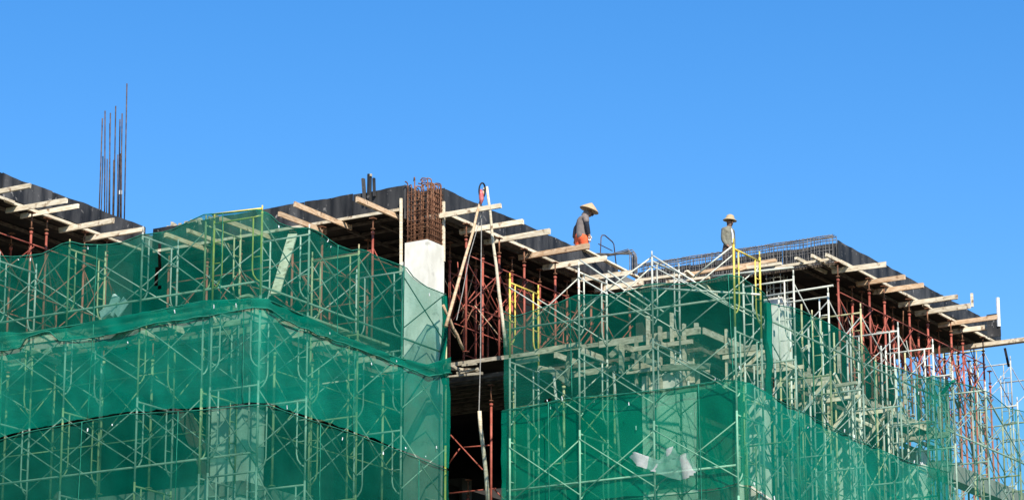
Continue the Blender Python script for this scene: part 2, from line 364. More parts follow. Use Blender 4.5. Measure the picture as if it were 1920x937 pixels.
# dark offcuts standing on the rim
q = on_x(690, 352, BX - .05); t = tag(empty('timber_offcut', q), 'cluster of black timber offcuts standing on the rim left of the rebar cage', 'offcuts')
for (x0, y0, x1, y1, w) in ((684, 372, 681, 335, .09), (692, 372, 693, 327, .12), (702, 360, 701, 334, .06)):
    part('board', MB().beam(on_x(x0, y0 + 8, BX - .05), on_x(x1, y1, BX - .05), .05, w), 'black', t, q)
single('timber_block', MB().box(tuple(on_x(693, 329, BX - .05) - Vector((.03, .05, .025))), tuple(on_x(693, 329, BX - .05) + Vector((.03, .04, .03)))), 'scrapwood', q, 'small pale block on top of the black offcuts', 'block')

# ------------------------------------------------------------------ rebar
cb = Vector((BX + .32, CY + .27, ZC)); t = tag(empty('rebar_cage', cb), 'rusty column rebar cage with hooked tops on the white corner column', 'rebar cage')
hx, hy = .31, .26
ring = [(-1, -1), (-.5, -1), (0, -1), (.5, -1), (1, -1), (1, -.33), (1, .33), (1, 1), (.5, 1), (0, 1), (-.5, 1), (-1, 1), (-1, .33), (-1, -.33), (-.75, -1), (-.25, -1), (.3, -1), (.75, -1), (1, -.66), (1, 0), (-.4, 0), (.4, .1), (0, -.4)]
for i, (u, v) in enumerate(ring):
    px_, py_ = cb.x + u * hx, cb.y + v * hy; zt = ZC + (1.42 if i < 14 else 1.3) + R.uniform(-.1, .12); lean = Vector((R.uniform(-.02, .02), R.uniform(-.02, .02), 0))
    hd = Vector((-.6 if v == -1 else R.uniform(-1, 1), .8 if v == -1 else R.uniform(-.2, 1), 0)).normalized()
    p0 = Vector((px_, py_, ZC - .05)); p1 = Vector((px_, py_, zt)) + lean
    pts = [p0, (p0 + p1) / 2, p1] + [p1 + hd * (.06 * (1 - math.cos(a))) + Vector((0, 0, .06 * math.sin(a))) for a in (rad(30), rad(60), rad(90))]
    pts.append(pts[-1] + hd * R.uniform(.04, .10))
    if i % 3 == 0: pts.append(pts[-1] + hd * .04 + Vector((0, 0, -.06)))
    part('vertical_bar', MB().path(pts, .016, 6), 'rust', t, cb, True)
for k in range(11):
    z = ZC + .06 + k * .115 + R.uniform(-.02, .02); e = .018; tw = R.uniform(-.015, .015)
    c = [Vector((cb.x + u * (hx + e), cb.y + v * (hy + e), z + tw * u)) for u, v in ((-1, -1), (1, -1), (1, 1), (-1, 1), (-1, -1))]
    part('stirrup', MB().path(c, .008, 5), 'rust', t, cb)
    c = [Vector((cb.x + u * .15, cb.y + v * (hy + e), z + .02)) for u, v in ((-1, -1), (1, -1), (1, 1), (-1, 1), (-1, -1))]
    part('cross_tie', MB().path(c, .007, 5), 'rust', t, cb)
# pale timber edge of the form on each side of the cage
for i, (x, y0, y1, yy) in enumerate(((752, 372, 515, CY + .66), (832, 378, 490, CY - .02))):
    a = on_y(x, y0, yy); b = on_y(x, y1, yy); single('form_batten', MB().beam(a, b, .05, .05), 'timber', b, f'thin upright timber on the {("shaded inner", "open gap")[i]} side of the corner column', 'batten')

# tall starter bars at the far left
SY = AY + .45
sb_ = on_y(212, 415, SY); sb_.z = 20.95
t = tag(empty('starter_bars', sb_), 'tall bundle of bare column starter bars standing against the sky', 'starter bars')
for i, (x0, x1, y1) in enumerate(((185, 192, 222), (189, 193, 293), (196, 197, 208), (200, 201, 298), (204, 207, 212), (206, 206, 232), (213, 217, 199), (211, 213, 300), (222, 225, 224), (226, 229, 213), (220, 221, 290), (225, 226, 288), (228, 228, 292), (233, 238, 157))):
    yy = SY + R.uniform(-.15, .25)
    a = on_y(x0, 425, yy); b = on_y(x1, y1, yy); a.z = min(a.z, 20.93)
    part('bar', MB().tube(a, b, .0135 if y1 > 280 else .0165, 6), 'bar', t, sb_, True)
q = on_y(226, 361, SY); part('tie_wrap', MB().tube(q - Vector((0, 0, .05)), q + Vector((0, 0, .05)), .04, 8), 'white', t, sb_)

# beam cage along the right wing's near rim
c0 = Vector((DX + .12, EY + .06, 20.55)); t = tag(empty('beam_cage', c0), 'long grey beam reinforcement cage along the roof rim behind the second worker', 'rebar cage')
Yb0, Yb1 = EY + .03, CY - .5
ZT = on_x(1565, 440, DX).z
for (dx, z, r) in ((0, ZT, .014), (.1, ZT, .014), (.2, ZT, .014), (0, ZT - .07, .012), (.2, ZT - .07, .012), (0, ZT - .62, .013), (.2, ZT - .62, .013), (0, ZT - .36, .01)):
    mb = MB(); n = 14
    mb.path([(DX + dx, Yb0 + (Yb1 - Yb0) * k / n, z + .012 * math.sin(k * 2.1 + dx * 30)) for k in range(n + 1)], r, 6)
    part('long_bar', mb, 'greybar', t, c0, True)
for k in range(66):
    y = Yb0 + (Yb1 - Yb0) * k / 65 + R.uniform(-.02, .02); e = R.uniform(-.02, .02)
    mb = MB().path([(DX - .012, y, ZT - .64), (DX - .012, y + e, ZT + .02), (DX + .212, y + e, ZT + .02), (DX + .212, y, ZT - .64), (DX - .012, y, ZT - .64)], .0075, 5)
    part('stirrup', mb, 'greybar', t, c0)
# the far end of it, a taller run of bent bars
xe = DX - .35
q0 = on_x(1184, 505, xe)
t = tag(empty('bent_bars', q0), 'sheaf of grey bars bent down at the roof end near the conical hat worker', 'rebar')
for k in range(8):
    d = k * .018; o_ = Vector((.05 * (k % 3), 0, 0))
    a = on_x(1118, 484 - (k % 4) * 3, xe) + o_; b = on_x(1178 + k * 1.5, 467 + (k % 4) * 3, xe) + o_; c = on_x(1181 + k * 1.6, 472 + (k % 4) * 3, xe) + o_; e = on_x(1181 + k * 1.6, 512, xe) + o_
    part('bar', MB().path([a, b, c, e], .013, 6), 'greybar', t, q0)
q0 = on_y(1126, 492, .4)
single('rebar_loop', MB().path([on_y(1125, 495, .4), on_y(1127, 445, .4), on_y(1129, 441, .4), on_y(1134, 441, .4), on_y(1148, 453, .4), on_y(1151, 458, .4), on_y(1156, 502, .4)], .016, 6), 'bar', q0, 'black bent bar forming a hoop beside the conical hat worker', 'rebar hoop', smooth=True)
single('thin_bar', MB().tube(on_y(1122, 457, .4), on_y(1148, 470, .4), .012, 6), 'bar', q0, 'thin black bar leaning across the black hoop', 'rebar')
# column cage below the beam cage
cb = Vector((CUX + .25, CUY + .25, ztop_u)); t = tag(empty('column_cage', cb), 'pale grey column bars between the second worker frame and the right wing', 'rebar cage')
for i, (u, v) in enumerate(((-1, -1), (0, -1), (1, -1), (1, 0), (1, 1), (0, 1), (-1, 1), (-1, 0))):
    part('vertical_bar', MB().tube((cb.x + u * .19, cb.y + v * .19, ztop_u - .1), (cb.x + u * .19, cb.y + v * .19, 20.5), .013, 6), 'galv', t, cb)
for k in range(8):
    z = ztop_u + .1 + k * .14; c = [Vector((cb.x + u * .205, cb.y + v * .205, z)) for u, v in ((-1, -1), (1, -1), (1, 1), (-1, 1), (-1, -1))]
    if z < 20.5: part('stirrup', MB().path(c, .009, 5), 'galv', t, cb)

# timber bottom of the beam cage, with a strip of loose boards
for i, (x0, y0, x1, y1, m) in enumerate(((1192, 527, 1300, 512, 'timber'), (1290, 514, 1455, 488, 'tan'), (1250, 529, 1330, 520, 'timber'), (1395, 503, 1465, 494, 'timber'))):
    a = on_x(x0, y0, DX - .2 - .06 * i); b = on_x(x1, y1, DX - .2 - .06 * i)
    single('timber_board', MB().beam(a, b, .1, .07, .006), m, a, f'{("pale weathered", "reddish tan", "short pale", "split pale")[i]} board under the beam cage by the second worker', 'board')
a = on_x(1286, 508, DX - .5); single('timber_board', MB().beam(a, on_x(1325, 545, DX - .1) + Vector((.5, 0, 0)), .12, .06, .004), 'timber', a, 'pale sloping board end left of the second worker', 'board')
a = on_x(1387, 504, DX - .55); single('timber_offcut', MB().beam(a, on_x(1399, 500, DX - .5), .14, .12, .01), 'tan', a, 'orange offcut block at the foot of the second worker frame', 'offcut')

# ------------------------------------------------------------------ shoring: red props and braces under the roof
def prop(x, y, z0, z1, label, m='red', r=.027, group='red shoring props under the roof'):
    if x > 15.3 and z0 == Z1: z0 = 10.0
    b = (x, y, z0); t = tag(empty('shoring_prop', b), label, 'shoring prop', group)
    zs = z1 - R.uniform(.3, .45)
    part('tube', MB().tube((x, y, z0), (x, y, zs), r, 10).tube((x, y, zs - .06), (x, y, zs), r + .014, 10).tube((x, y, z0), (x, y, z0 + .012), .08, 10), m, t, b, True)
    jk = part('jack', MB().tube((x, y, zs), (x, y, z1 - .02), .018, 8).tube((x, y, zs + .05), (x, y, zs + .075), .05, 8), 'rust', t, b, True)
    part('head_plate', MB().box((x - .07, y - .06, z1 - .02), (x + .07, y + .06, z1)), 'rust', jk, b)
def rod(a, b, m, label, cat='shoring brace', r=.014, name='shoring_brace', group='red braces between the shoring props'):
    return single(name, MB().tube(a, b, r, 8), m, a, label, cat, group, True)
ZH = ZJ - .07
NB = [0]
def bay_braces(P, Q, z0, z1, where, m='red', mid=True):
    """bracing between two neighbouring props"""
    k = NB[0]; NB[0] += 1
    P = Vector((P[0], P[1], 0)); Q = Vector((Q[0], Q[1], 0)); U = Vector((0, 0, 1))
    d = (Q - P).normalized() * .0; s = Vector((.03, -.03, 0))
    rod(P + U * (z1 - .75) + s, Q + U * (z1 - .75) + s, m, f'level red brace high up {where}', r=.016)
    if mid: rod(P + U * (z0 + 1.1) + s, Q + U * (z0 + 1.1) + s, m, f'level red brace low down {where}', r=.016)
    rod(P + U * (z1 - .8) - s, Q + U * (z0 + 1.15) - s, m, f'slanting red brace falling {where}')
    rod(P + U * (z0 + 1.15) + s * 1.8, Q + U * (z1 - .8) + s * 1.8, m, f'slanting red brace rising {where}')
def row(pts, z0, z1, where, m='red', group='red shoring props under the roof', brace=True, mid=True):
    for i, (x, y) in enumerate(pts):
        prop(x, y, z0, z1, f'{("red" if m == "red" else "olive grey")} shoring prop {where}, {ORD[i]} of its row', m, group=group)
    if brace:
        for i in range(len(pts) - 1): bay_braces(pts[i], pts[i + 1], z0, z1, f'in {ORD[i]} bay {where}', m, mid)
def xs_on_y(pxs, y, py): return [(on_y(px, py, y).x, y) for px in pxs]
def ys_on_x(pxs, x, py): return [(x, on_x(px, py, x).y) for px in pxs]
row(xs_on_y((-20, 57, 86, 158, 200), AY - .25, 470), Z1, ZH, 'under the left wing rim')
row(xs_on_y((-40, 20, 110, 180, 240), AY + 1.3, 470), Z1, ZH, 'one row inside the left wing', brace=True)
row(xs_on_y((0, 90, 190), AY + 3.2, 470), Z1, ZH, 'two rows inside the left wing', brace=False)
row(ys_on_x((699, 604, 549, 452, 390, 318), BX - .3, 450), Z1, ZH, 'under the rim left of the cage')
row(ys_on_x((770, 690, 620, 540), BX + 1.2, 450), Z1, ZH, 'one row behind left of the cage')
row(xs_on_y((874, 936, 983, 1041, 1085, 1130, 1180), CY - .3, 520), Z1, ZH, 'under the rim right of the cage')
row(xs_on_y((843, 892, 950, 1000, 1055, 1110), CY + .9, 560), Z1, ZH, 'one row behind right of the cage')
row(xs_on_y((870, 915, 960, 1020, 1075), CY + 2.4, 560), Z1, ZH, 'two rows behind right of the cage', brace=True)
row(xs_on_y((1574, 1632, 1660, 1706, 1740, 1783, 1804, 1842), EY - .2, 620), Z1, ZH, 'under the right wing rim')
row(xs_on_y((1590, 1645, 1690, 1735, 1770, 1815, 1853), EY + 1.2, 640), Z1, ZH, 'one row inside the right wing')
row(xs_on_y((1600, 1660, 1720, 1775, 1840), EY + 2.8, 650), Z1, ZH, 'two rows inside the right wing')
row(xs_on_y((1640, 1700, 1760, 1862), EY + 4.6, 650), Z1, ZH, 'three rows inside the right wing', brace=False)
def cross_rows(A, B, z0, z1, where):
    n = min(len(A), len(B))
    for i in range(n):
        P, Q = Vector((A[i][0], A[i][1], 0)), Vector((B[i][0], B[i][1], 0)); U = Vector((0, 0, 1))
        lo, hi = z0 + 1.0 + .1 * (i % 3), z1 - .7 - .1 * (i % 2)
        if P.x > 15.3: lo -= .8
        rod(P + U * hi, Q + U * lo, 'red', f'slanting red brace running back {where}, {ORD[i]} along')
        rod(P + U * (hi - .25), Q + U * (hi - .25), ('red', 'rust')[i % 2], f'level red brace running back {where}, {ORD[i]} along')
row(xs_on_y((1600, 1618, 1675, 1722, 1760, 1795, 1825), EY + .5, 630), Z1, ZH, 'just behind the right wing rim', mid=False)
row(xs_on_y((905, 960, 1012, 1063, 1108), CY + .35, 540), Z1, ZH, 'just behind the rim right of the cage', mid=False)
cross_rows(xs_on_y((1574, 1632, 1660, 1706, 1740, 1783, 1804, 1842), EY - .2, 620), xs_on_y((1590, 1645, 1690, 1735, 1770, 1815, 1853), EY + 1.2, 640), Z1, ZH, 'under the right wing')
cross_rows(xs_on_y((1590, 1645, 1690, 1735, 1770), EY + 1.2, 640), xs_on_y((1600, 1660, 1720, 1775, 1840), EY + 2.8, 650), Z1, ZH, 'deeper under the right wing')
cross_rows(xs_on_y((874, 936, 983, 1041, 1085, 1130), CY - .3, 520), xs_on_y((843, 892, 950, 1000, 1055, 1110), CY + .9, 560), Z1, ZH, 'right of the cage')
cross_rows(ys_on_x((699, 604, 549, 452), BX - .3, 450), ys_on_x((770, 690, 620, 540), BX + 1.2, 450), Z1, ZH, 'left of the cage')
cross_rows(xs_on_y((-20, 57, 86, 158, 200), AY - .25, 470), xs_on_y((-40, 20, 110, 180, 240), AY + 1.3, 470), Z1, ZH, 'under the left wing')
R3 = random.Random(11)
for i in range(16):
    px, py = R3.uniform(845, 945), R3.uniform(560, 650); a = on_y(px, py, CY + R3.uniform(0, 1.6)); b = a + Vector((R3.uniform(-.9, .9), R3.uniform(-.3, .5), R3.uniform(.3, 1.3)))
    rod(a, b, ('rust', 'red', 'tan')[i % 3], f'{("rusty", "red", "tan")[i % 3]} stray rod tangled among the props in the gap, {ORD[i]} of sixteen', r=.011, name='stray_rod', cat='rod', group='stray rods in the gap')
for i in range(22):
    px = 1582 + i * 12 + R3.uniform(-6, 6); py = 560 + (px - 1585) * .38 + R3.uniform(20, 90); a = on_y(px, py, EY + R3.uniform(0, 2.5)); b = a + Vector((R3.uniform(-.8, .8), R3.uniform(-.4, .4), R3.uniform(-.2, 1.0)))
    rod(a, b, ('rust', 'red', 'galv')[i % 3], f'{("rusty", "red", "pale")[i % 3]} stray rod among the props under the right wing, {ORD[i]} along', r=.013, name='stray_rod', cat='rod', group='stray rods under the right wing')
# level below: behind the nets and in the open gap
z0, z1 = ZL[1], Z1 - .55
row([(LX - .25, LY + .9 + 1.35 * i) for i in range(5)], z0, z1, 'under the lower left rim', 'olive', 'olive props on the lower floor')
row([(LX + .9 + 1.4 * i, LY - .15) for i in range(5)], z0, z1, 'under the lower rim facing the gap', 'olive', 'olive props on the lower floor')
row([(DLX - .2, ELY + 2.1 + 1.3 * i) for i in range(3)], z0, z1, 'under the lower right rim', 'olive', 'olive props on the lower floor')
row([(DLX + 1.7 + 1.5 * i, ELY - .15) for i in range(8)], z0, z1, 'under the lower rim of the right wing', 'olive', 'olive props on the lower floor')
row(ys_on_x((921,), DLX + .4, 850), z0, z1, 'at the front of the dark opening')
row(ys_on_x((878,), DLX + 2.6, 900), z0, z0 + 1.6, 'deep inside the dark opening')
for i, (x0, y0, x1, y1) in enumerate(((845, 815, 905, 880), (842, 868, 862, 840), (870, 838, 918, 834), (842, 924, 930, 915), (925, 915, 945, 935))):
    xx = DLX + .5 + .12 * i
    rod(on_x(x0, y0, xx), on_x(x1, y1, xx), 'red', f'thin red brace in the dark opening, {ORD[i]} from its top left', r=.016)
# ------------------------------------------------------------------ lower formwork rims (level one), seen through the nets
def lower_edge(edge, a, b, fixed, z, where, nj, out, sgn, m='scrapwood', jspan=None, bspan=None):
    n = max(2, int(abs(b - a) / 2.2))
    for i in range(n):
        c0 = a + (b - a) * i / n; c1 = a + (b - a) * (i + 1) / n - .02; f = fixed + R.uniform(-.02, .02)
        p, q = ((c0, f, z - .07), (c1, f, z - .07)) if edge == 'x' else ((f, c0, z - .07), (f, c1, z - .07))
        single('edge_board', MB().beam(p, q, .04, .15 if bspan is None or c1 < bspan else .09, .005), m, p, f'{ORD[i]} pale board along the lower rim {where}', 'edge board', 'pale boards round the lower floor')
    for i in range(nj):
        ja, jb = jspan or (a, b); c = ja + (jb - ja) * (i + .5) / nj + R.uniform(-.15, .15); o_ = out * R.uniform(.55, 1.0)
        p, q = ((c, fixed - o_, z - .36), (c + R.uniform(-.1, .1), fixed + .9, z - .36)) if edge == 'x' else ((fixed - o_, c, z - .36), (fixed + .9, c + R.uniform(-.1, .1), z - .36))
        single('timber_joist', MB().beam(p, q, .07, .13, .005), m, q, f'{ORD[i]} joist end under the lower rim {where}', 'timber joist', 'timber joists poking out under the lower floor')
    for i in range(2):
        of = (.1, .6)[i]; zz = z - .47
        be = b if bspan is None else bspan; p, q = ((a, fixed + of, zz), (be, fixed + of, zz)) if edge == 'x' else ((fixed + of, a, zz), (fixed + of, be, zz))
        single('timber_bearer', MB().beam(p, q, .06, .09), 'shadewood', p, f'long timber under the lower floor {where}, {("outer", "inner")[i]} one', 'timber bearer', 'bearers under the lower floor')
lower_edge('y', LY + .05, 9.5, LX - .03, Z1, 'of the left block, long side', 8, .55, -1)
lower_edge('x', LX + .02, .75, LY - .03, Z1, 'of the left block, beside the gap', 6, .5, -1)
lower_edge('y', ELY + .02, 4.2, DLX - .03, Z1, 'of the right block, beside the gap', 4, .8, -1, jspan=(ELY + .3, -2.2), bspan=-2.0)
lower_edge('x', DLX + .02, 14.6, ELY - .03, Z1, 'of the right wing', 7, .9, -1)
# corrugated run of joists in the ceiling below the gap floor
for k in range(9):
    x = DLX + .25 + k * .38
    single('timber_bearer', MB().beam((x, ELY + 3, Z1 - .37), (x, 6, Z1 - .37), .06, .1), 'shadewood', (x, 0, Z1 - .37), f'dark ceiling timber under the gap floor, {ORD[k]} from the edge', 'timber bearer', 'dark timbers under the gap floor')
# timber brackets (knee frames) on the lower floor of the right wing
for i in range(6):
    x = DLX + .9 + i * 1.75; y = ELY - .05; b = (x, y, Z1 - .5)
    t = tag(empty('timber_bracket', b), f'triangular pale timber bracket on the lower rim of the right wing, {ORD[i]} from its corner', 'timber bracket', 'timber brackets along the right wing')
    o_ = R.uniform(.9, 1.15); hz = R.uniform(.75, 1.0)
    part('arm', MB().beam((x, y, Z1 - .5), (x, y - o_, Z1 - .5), .05, .09, .004), 'timber', t, b)
    part('upright', MB().beam((x + .065, y - .06, Z1 - .5 - hz), (x + .065, y - .06, Z1 + .15), .05, .08, .004), 'timber', t, b)
    part('strut', MB().beam((x - .065, y - .04, Z1 - .45 - hz), (x - .065, y - o_ + .1, Z1 - .5), .05, .08, .004), 'timber', t, b)
# column form on the right block: upright pale boards, with walers
fb = Vector((DLX + .3, ELY + 1, Z1 - .9))
t = tag(empty('column_form', fb), 'upright pale timber boards of a column form behind the right block net', 'column form')
for i in range(5):
    y = ELY + .35 + i * .3; z0_ = 16.3 - R.uniform(0, .5)
    part('board', MB().beam((DLX - .17, y, z0_), (DLX - .17, y, Z1 + R.uniform(-.15, .5)), .05, .10, .004), 'scrapwood', t, fb)
for i in range(4):
    x = DLX - .05 + i * .24
    part('board', MB().beam((x, ELY + .48, 16.2), (x, ELY + .48, Z1 + R.uniform(-.2, .4)), .10, .05, .004), 'scrapwood', t, fb)
for z in (16.45, 16.95):
    part('waler', MB().beam((DLX - .25, ELY + .1, z), (DLX - .25, ELY + 1.75, z), .07, .1, .004), 'scrapwood', t, fb)
    part('waler', MB().beam((DLX - .3, ELY + .42, z + .12), (DLX + 1.1, ELY + .42, z + .12), .07, .1, .004), 'scrapwood', t, fb)

# ------------------------------------------------------------------ hoist poles, pulley and ropes in the gap
YH = CY - 1.05
def pole(a, b, r0, r1, m, label, name='hoist_pole'):
    pts = [Vector(a).lerp(Vector(b), k / 6) + Vector((R.uniform(-.015, .015), R.uniform(-.015, .015), 0)) for k in range(7)]
    return single(name, MB().path(pts, [r0 + (r1 - r0) * k / 6 for k in range(7)], 8), m, a, label, 'pole', smooth=True)
pole(on_y(836, 612, YH), on_y(909, 352, YH), .04, .028, 'tan', 'long rough wooden pole leaning right up to the pulley')
pole(on_y(948, 650, YH - .1), on_y(912, 350, YH), .042, .03, 'timber', 'long pale wooden pole leaning left up to the pulley')
pole(on_y(869, 655, YH + .3), on_y(831, 572, YH + .25), .036, .032, 'tan', 'short rough pole crossing the foot of the long wooden pole')
pole(on_y(917, 945, YH + .2), on_y(899, 770, YH + .2), .05, .045, 'timber', 'white wooden pole standing in the dark gap below the floor edge')
q = on_y(905, 352, YH)
t = tag(empty('hoist_pulley', q), 'black rope loop with red hook at the top of the two leaning poles', 'pulley')
c = on_y(904, 357, YH - .05); mb = MB()
mb.path([c + Vector((.13 * math.cos(a), -.02 * math.sin(a), .17 * math.sin(a))) for a in [k * math.pi / 8 for k in range(-2, 12)]], .02, 6)
part('rope_loop', mb, 'blackrope', t, q, True)
c2 = on_y(902, 371, YH - .06)
part('hook', MB().path([c2 + Vector((0, 0, .2)), c2 + Vector((0, 0, .1)), c2 + Vector((.02, 0, -.02)), c2 + Vector((0, 0, -.14))], [.02, .055, .06, .02], 8), 'redcloth', t, q, True)
single('hoist_rope', MB().tube(on_y(903, 380, YH), on_y(901, 668, YH), .011, 6), 'rope', on_y(901, 668, YH), 'thin grey rope hanging straight down from the red hook', 'rope')
single('hoist_rope', MB().path([on_y(903, 400, YH + .1), on_y(880, 480, YH + .1), on_y(868, 545, YH + .1), on_y(856, 600, YH + .1)], .009, 6), 'rope', on_y(856, 600, YH + .1), 'thin grey rope slanting left behind the leaning wooden poles', 'rope')
single('hoist_rope', MB().tube(on_y(901, 668, YH + .2), on_y(898, 775, YH + .2), .012, 6), 'rope', on_y(898, 775, YH + .2), 'thin rope hanging past the gap floor to the white pole', 'rope')
# splintered boards at the gap floor
for i, (x0, y0, x1, y1) in enumerate(((838, 690, 898, 694), (845, 683, 872, 698), (858, 700, 896, 690), (840, 706, 905, 699), (866, 684, 893, 682))):
    a = on_x(x0, y0, DLX - .12 - .05 * i); b = on_x(x1, y1, DLX - .12 - .05 * i)
    single('splintered_board', MB().beam(a, b, .05, .05, .012), 'scrapwood', a, f'{("broken white", "crossed", "tilted", "long thin", "stubby")[i]} scrap board under the gap floor edge', 'scrap board', 'scrap boards in the gap')

# ------------------------------------------------------------------ scaffolding
H = 1.78; W = 1.22
def frame_parts(h, w):
    """mason's frame in its own plane: legs at y = 0 and y = w, feet at z = 0"""
    r = .0225
    P = {}
    P['leg'] = MB().tube((0, 0, 0), (0, 0, h), r, 10).tube((0, 0, h), (0, 0, h + .13), .016, 8)
    P['leg2'] = MB().tube((0, w, 0), (0, w, h), r, 10).tube((0, w, h), (0, w, h + .13), .016, 8)
    P['top_bar'] = MB().tube((0, 0, h - .09), (0, w, h - .09), r * .95, 8)
    for nm, y0, s in (('ladder', 0, 1), ('ladder2', w, -1)):
        x = y0 + s * .22
        mb = MB().path([(0, x, h - .09), (0, x, h - .8), (0, x, h - 1.2), (0, x - s * .03, h - 1.32), (0, x - s * .11, h - 1.43), (0, y0, h - 1.5)], .017, 8)
        mb.tube((0, y0, h - .5), (0, x, h - .5), .012, 6).tube((0, y0, h - .95), (0, x, h - .95), .012, 6)
        P[nm] = mb
    return {k: m.mesh('scaffold_' + k.rstrip('2'), (0, 0, 0), True) for k, m in P.items()}
FP = frame_parts(H, W)
def frame(x, y, z, rz, m, label):
    t = tag(empty('frame_scaffold', (x, y, z), rz), label, 'scaffold frame', 'scaffold frames behind the nets')
    for k, nm in (('leg', 'leg'), ('leg2', 'leg'), ('top_bar', 'top_bar'), ('ladder', 'ladder_bar'), ('ladder2', 'ladder_bar')):
        o = obj(nm, FP[k], 'galv', t)
        o.material_slots[0].link = 'OBJECT'; o.material_slots[0].material = MT[m]
def cross(p, q, z, label, m):
    """scissor brace between two legs at p and q (plan points), pinned on the lift whose foot is at z"""
    p = Vector((p[0], p[1], 0)); q = Vector((q[0], q[1], 0)); d = (q - p).normalized(); n = Vector((-d.y, d.x, 0)) * .02
    b = (p + q) / 2; b.z = z
    t = tag(empty('cross_brace', b), label, 'cross brace', 'cross braces of the scaffold')
    lo, hi = z + .38, z + 1.58
    part('bar', MB().tube(p + Vector((0, 0, lo)) + n, q + Vector((0, 0, hi)) + n, .0135, 7), m, t, b, True)
    part('bar', MB().tube(p + Vector((0, 0, hi)) - n, q + Vector((0, 0, lo)) - n, .0135, 7), m, t, b, True)
def run(kind, fixed, us, zt, lifts, where, mats, skip_top=(), bmat='pale', yellow_top=()):
    """kind 'x': bays along x, frames across in +y from y = fixed; kind 'y': bays along y, frames across in +x from x = fixed"""
    for L in range(lifts):
        for i, u in enumerate(us):
            if L == 0 and i in skip_top: continue
            z = zt - H * (L + 1)
            m = 'yellow' if (L == 0 and i in yellow_top) else mats[(i * 7 + L * 3) % len(mats)]
            lab = f'{ {"yellow": "yellow", "galv": "grey", "pale": "pale", "olive": "olive"}[m]} scaffold frame, {LIFT[L]} lift, {ORD[i]} along {where}'
            if kind == 'x': frame(u, fixed, z, 0, m, lab)
            else: frame(fixed, u, z, -math.pi / 2, m, lab)
        for i in range(len(us) - 1):
            if L == 0 and (i in skip_top or i + 1 in skip_top): continue
            z = zt - H * (L + 1)
            for k, off in enumerate((0, W)):
                a, b = ((us[i], fixed + off), (us[i + 1], fixed + off)) if kind == 'x' else ((fixed + off, us[i]), (fixed + off, us[i + 1]))
                cross(a, b, z, f'X brace, {("outer", "inner")[k]} side, {LIFT[L]} lift, {ORD[i]} bay along {where}', bmat)
def tube(a, b, label, m='pale', r=.0235):
    return single('scaffold_tube', MB().tube(a, b, r, 10), m, a, label, 'scaffold tube', 'long scaffold tubes', True)
def plank(a, b, label, m='timber', w=.24, h=.05):
    return single('scaffold_plank', MB().beam(a, b, w, h, .006), m, a, label, 'plank', 'planks on the scaffold')

# left block: corner post at px 492
q = on_y(492, 385, -.58); SX, SYc, ZTL = q.x, -.58, q.z - .13
def Xc(px, py=600): return on_y(px, py, SYc).x
def Yb(px, py=600): return on_x(px, py, SX).y
cxs = [SX] + [Xc(px, py) for px, py in ((580, 430), (673, 460), (755, 500))]
run('x', SYc, cxs, ZTL, 4, "the left net's gap side", ['galv', 'pale', 'olive'], bmat='galv', yellow_top=(0,))
ybs = [Yb(px, py) for px, py in ((386, 420), (268, 432), (131, 450), (0, 475))] + [Yb(-135, 500)]
# a frame in a 'y' run is turned so that it reaches in +x
def run_y_left():
    run('y', SX, ybs, ZTL, 4, "the left net's long side", ['olive', 'galv', 'olive', 'galv'], bmat='galv')
run_y_left()
xe_ = Xc(836, 700)
for i, (za, zb, m) in enumerate(((on_y(834, 690, SYc).z + 1.2, on_y(836, 830, SYc).z, 'olive'), (on_y(836, 835, SYc).z, 10.5, 'yellow'))):
    single('scaffold_post', MB().tube((xe_, SYc, zb), (xe_, SYc, za), .024, 10), m, (xe_, SYc, zb), f'{("upper weathered", "lower bright yellow")[i]} single post at the left edge of the dark gap', 'post', smooth=True)
for L in range(3):
    z = ZTL - H * (L + 1)
    cross((cxs[-1], SYc), (xe_, SYc), z, f'X brace beside the dark gap, {LIFT[L]} lift, last bay of the left net', 'pale' if L else 'bar')
# long tubes and planks of the left block
for L in range(4):
    z = ZTL - H * (L + 1) + .22
    if L in (0, 2): tube((SX + .05, ybs[-1], z + .1), (SX + .05, SYc + .03, z + .1), f'long level tube on the long side of the left net, {LIFT[L]} lift')
    if L == 0: tube((SX + .02, SYc + .05, z), (xe_ - .02, SYc + .05, z), f"long level tube on the gap side of the left net, {LIFT[L]} lift")
    if L == 0:
        for i in range(4):
            y0 = ybs[i]; plank((SX + .35, ybs[i + 1] + .05, z - .16), (SX + .35, y0, z - .16), f'plank lying on the {ORD[i]} bay of the long left side')
            if i != 2: plank((SX + .8, ybs[i + 1] + .05, z - .16), (SX + .8, y0, z - .16), f'inner plank on the {ORD[i]} bay of the long left side')
        for i in range(3):
            plank((cxs[i] + .05, SYc + .45, z - .16), (cxs[i + 1], SYc + .45, z - .16), f"plank lying on the {ORD[i]} bay of the left net's gap side")
a = on_x(398, 402, SX + .02); b = on_x(492, 391, SX + .02)
tube(a, b, 'short yellow handrail tube at the top corner of the left net', 'yellow')
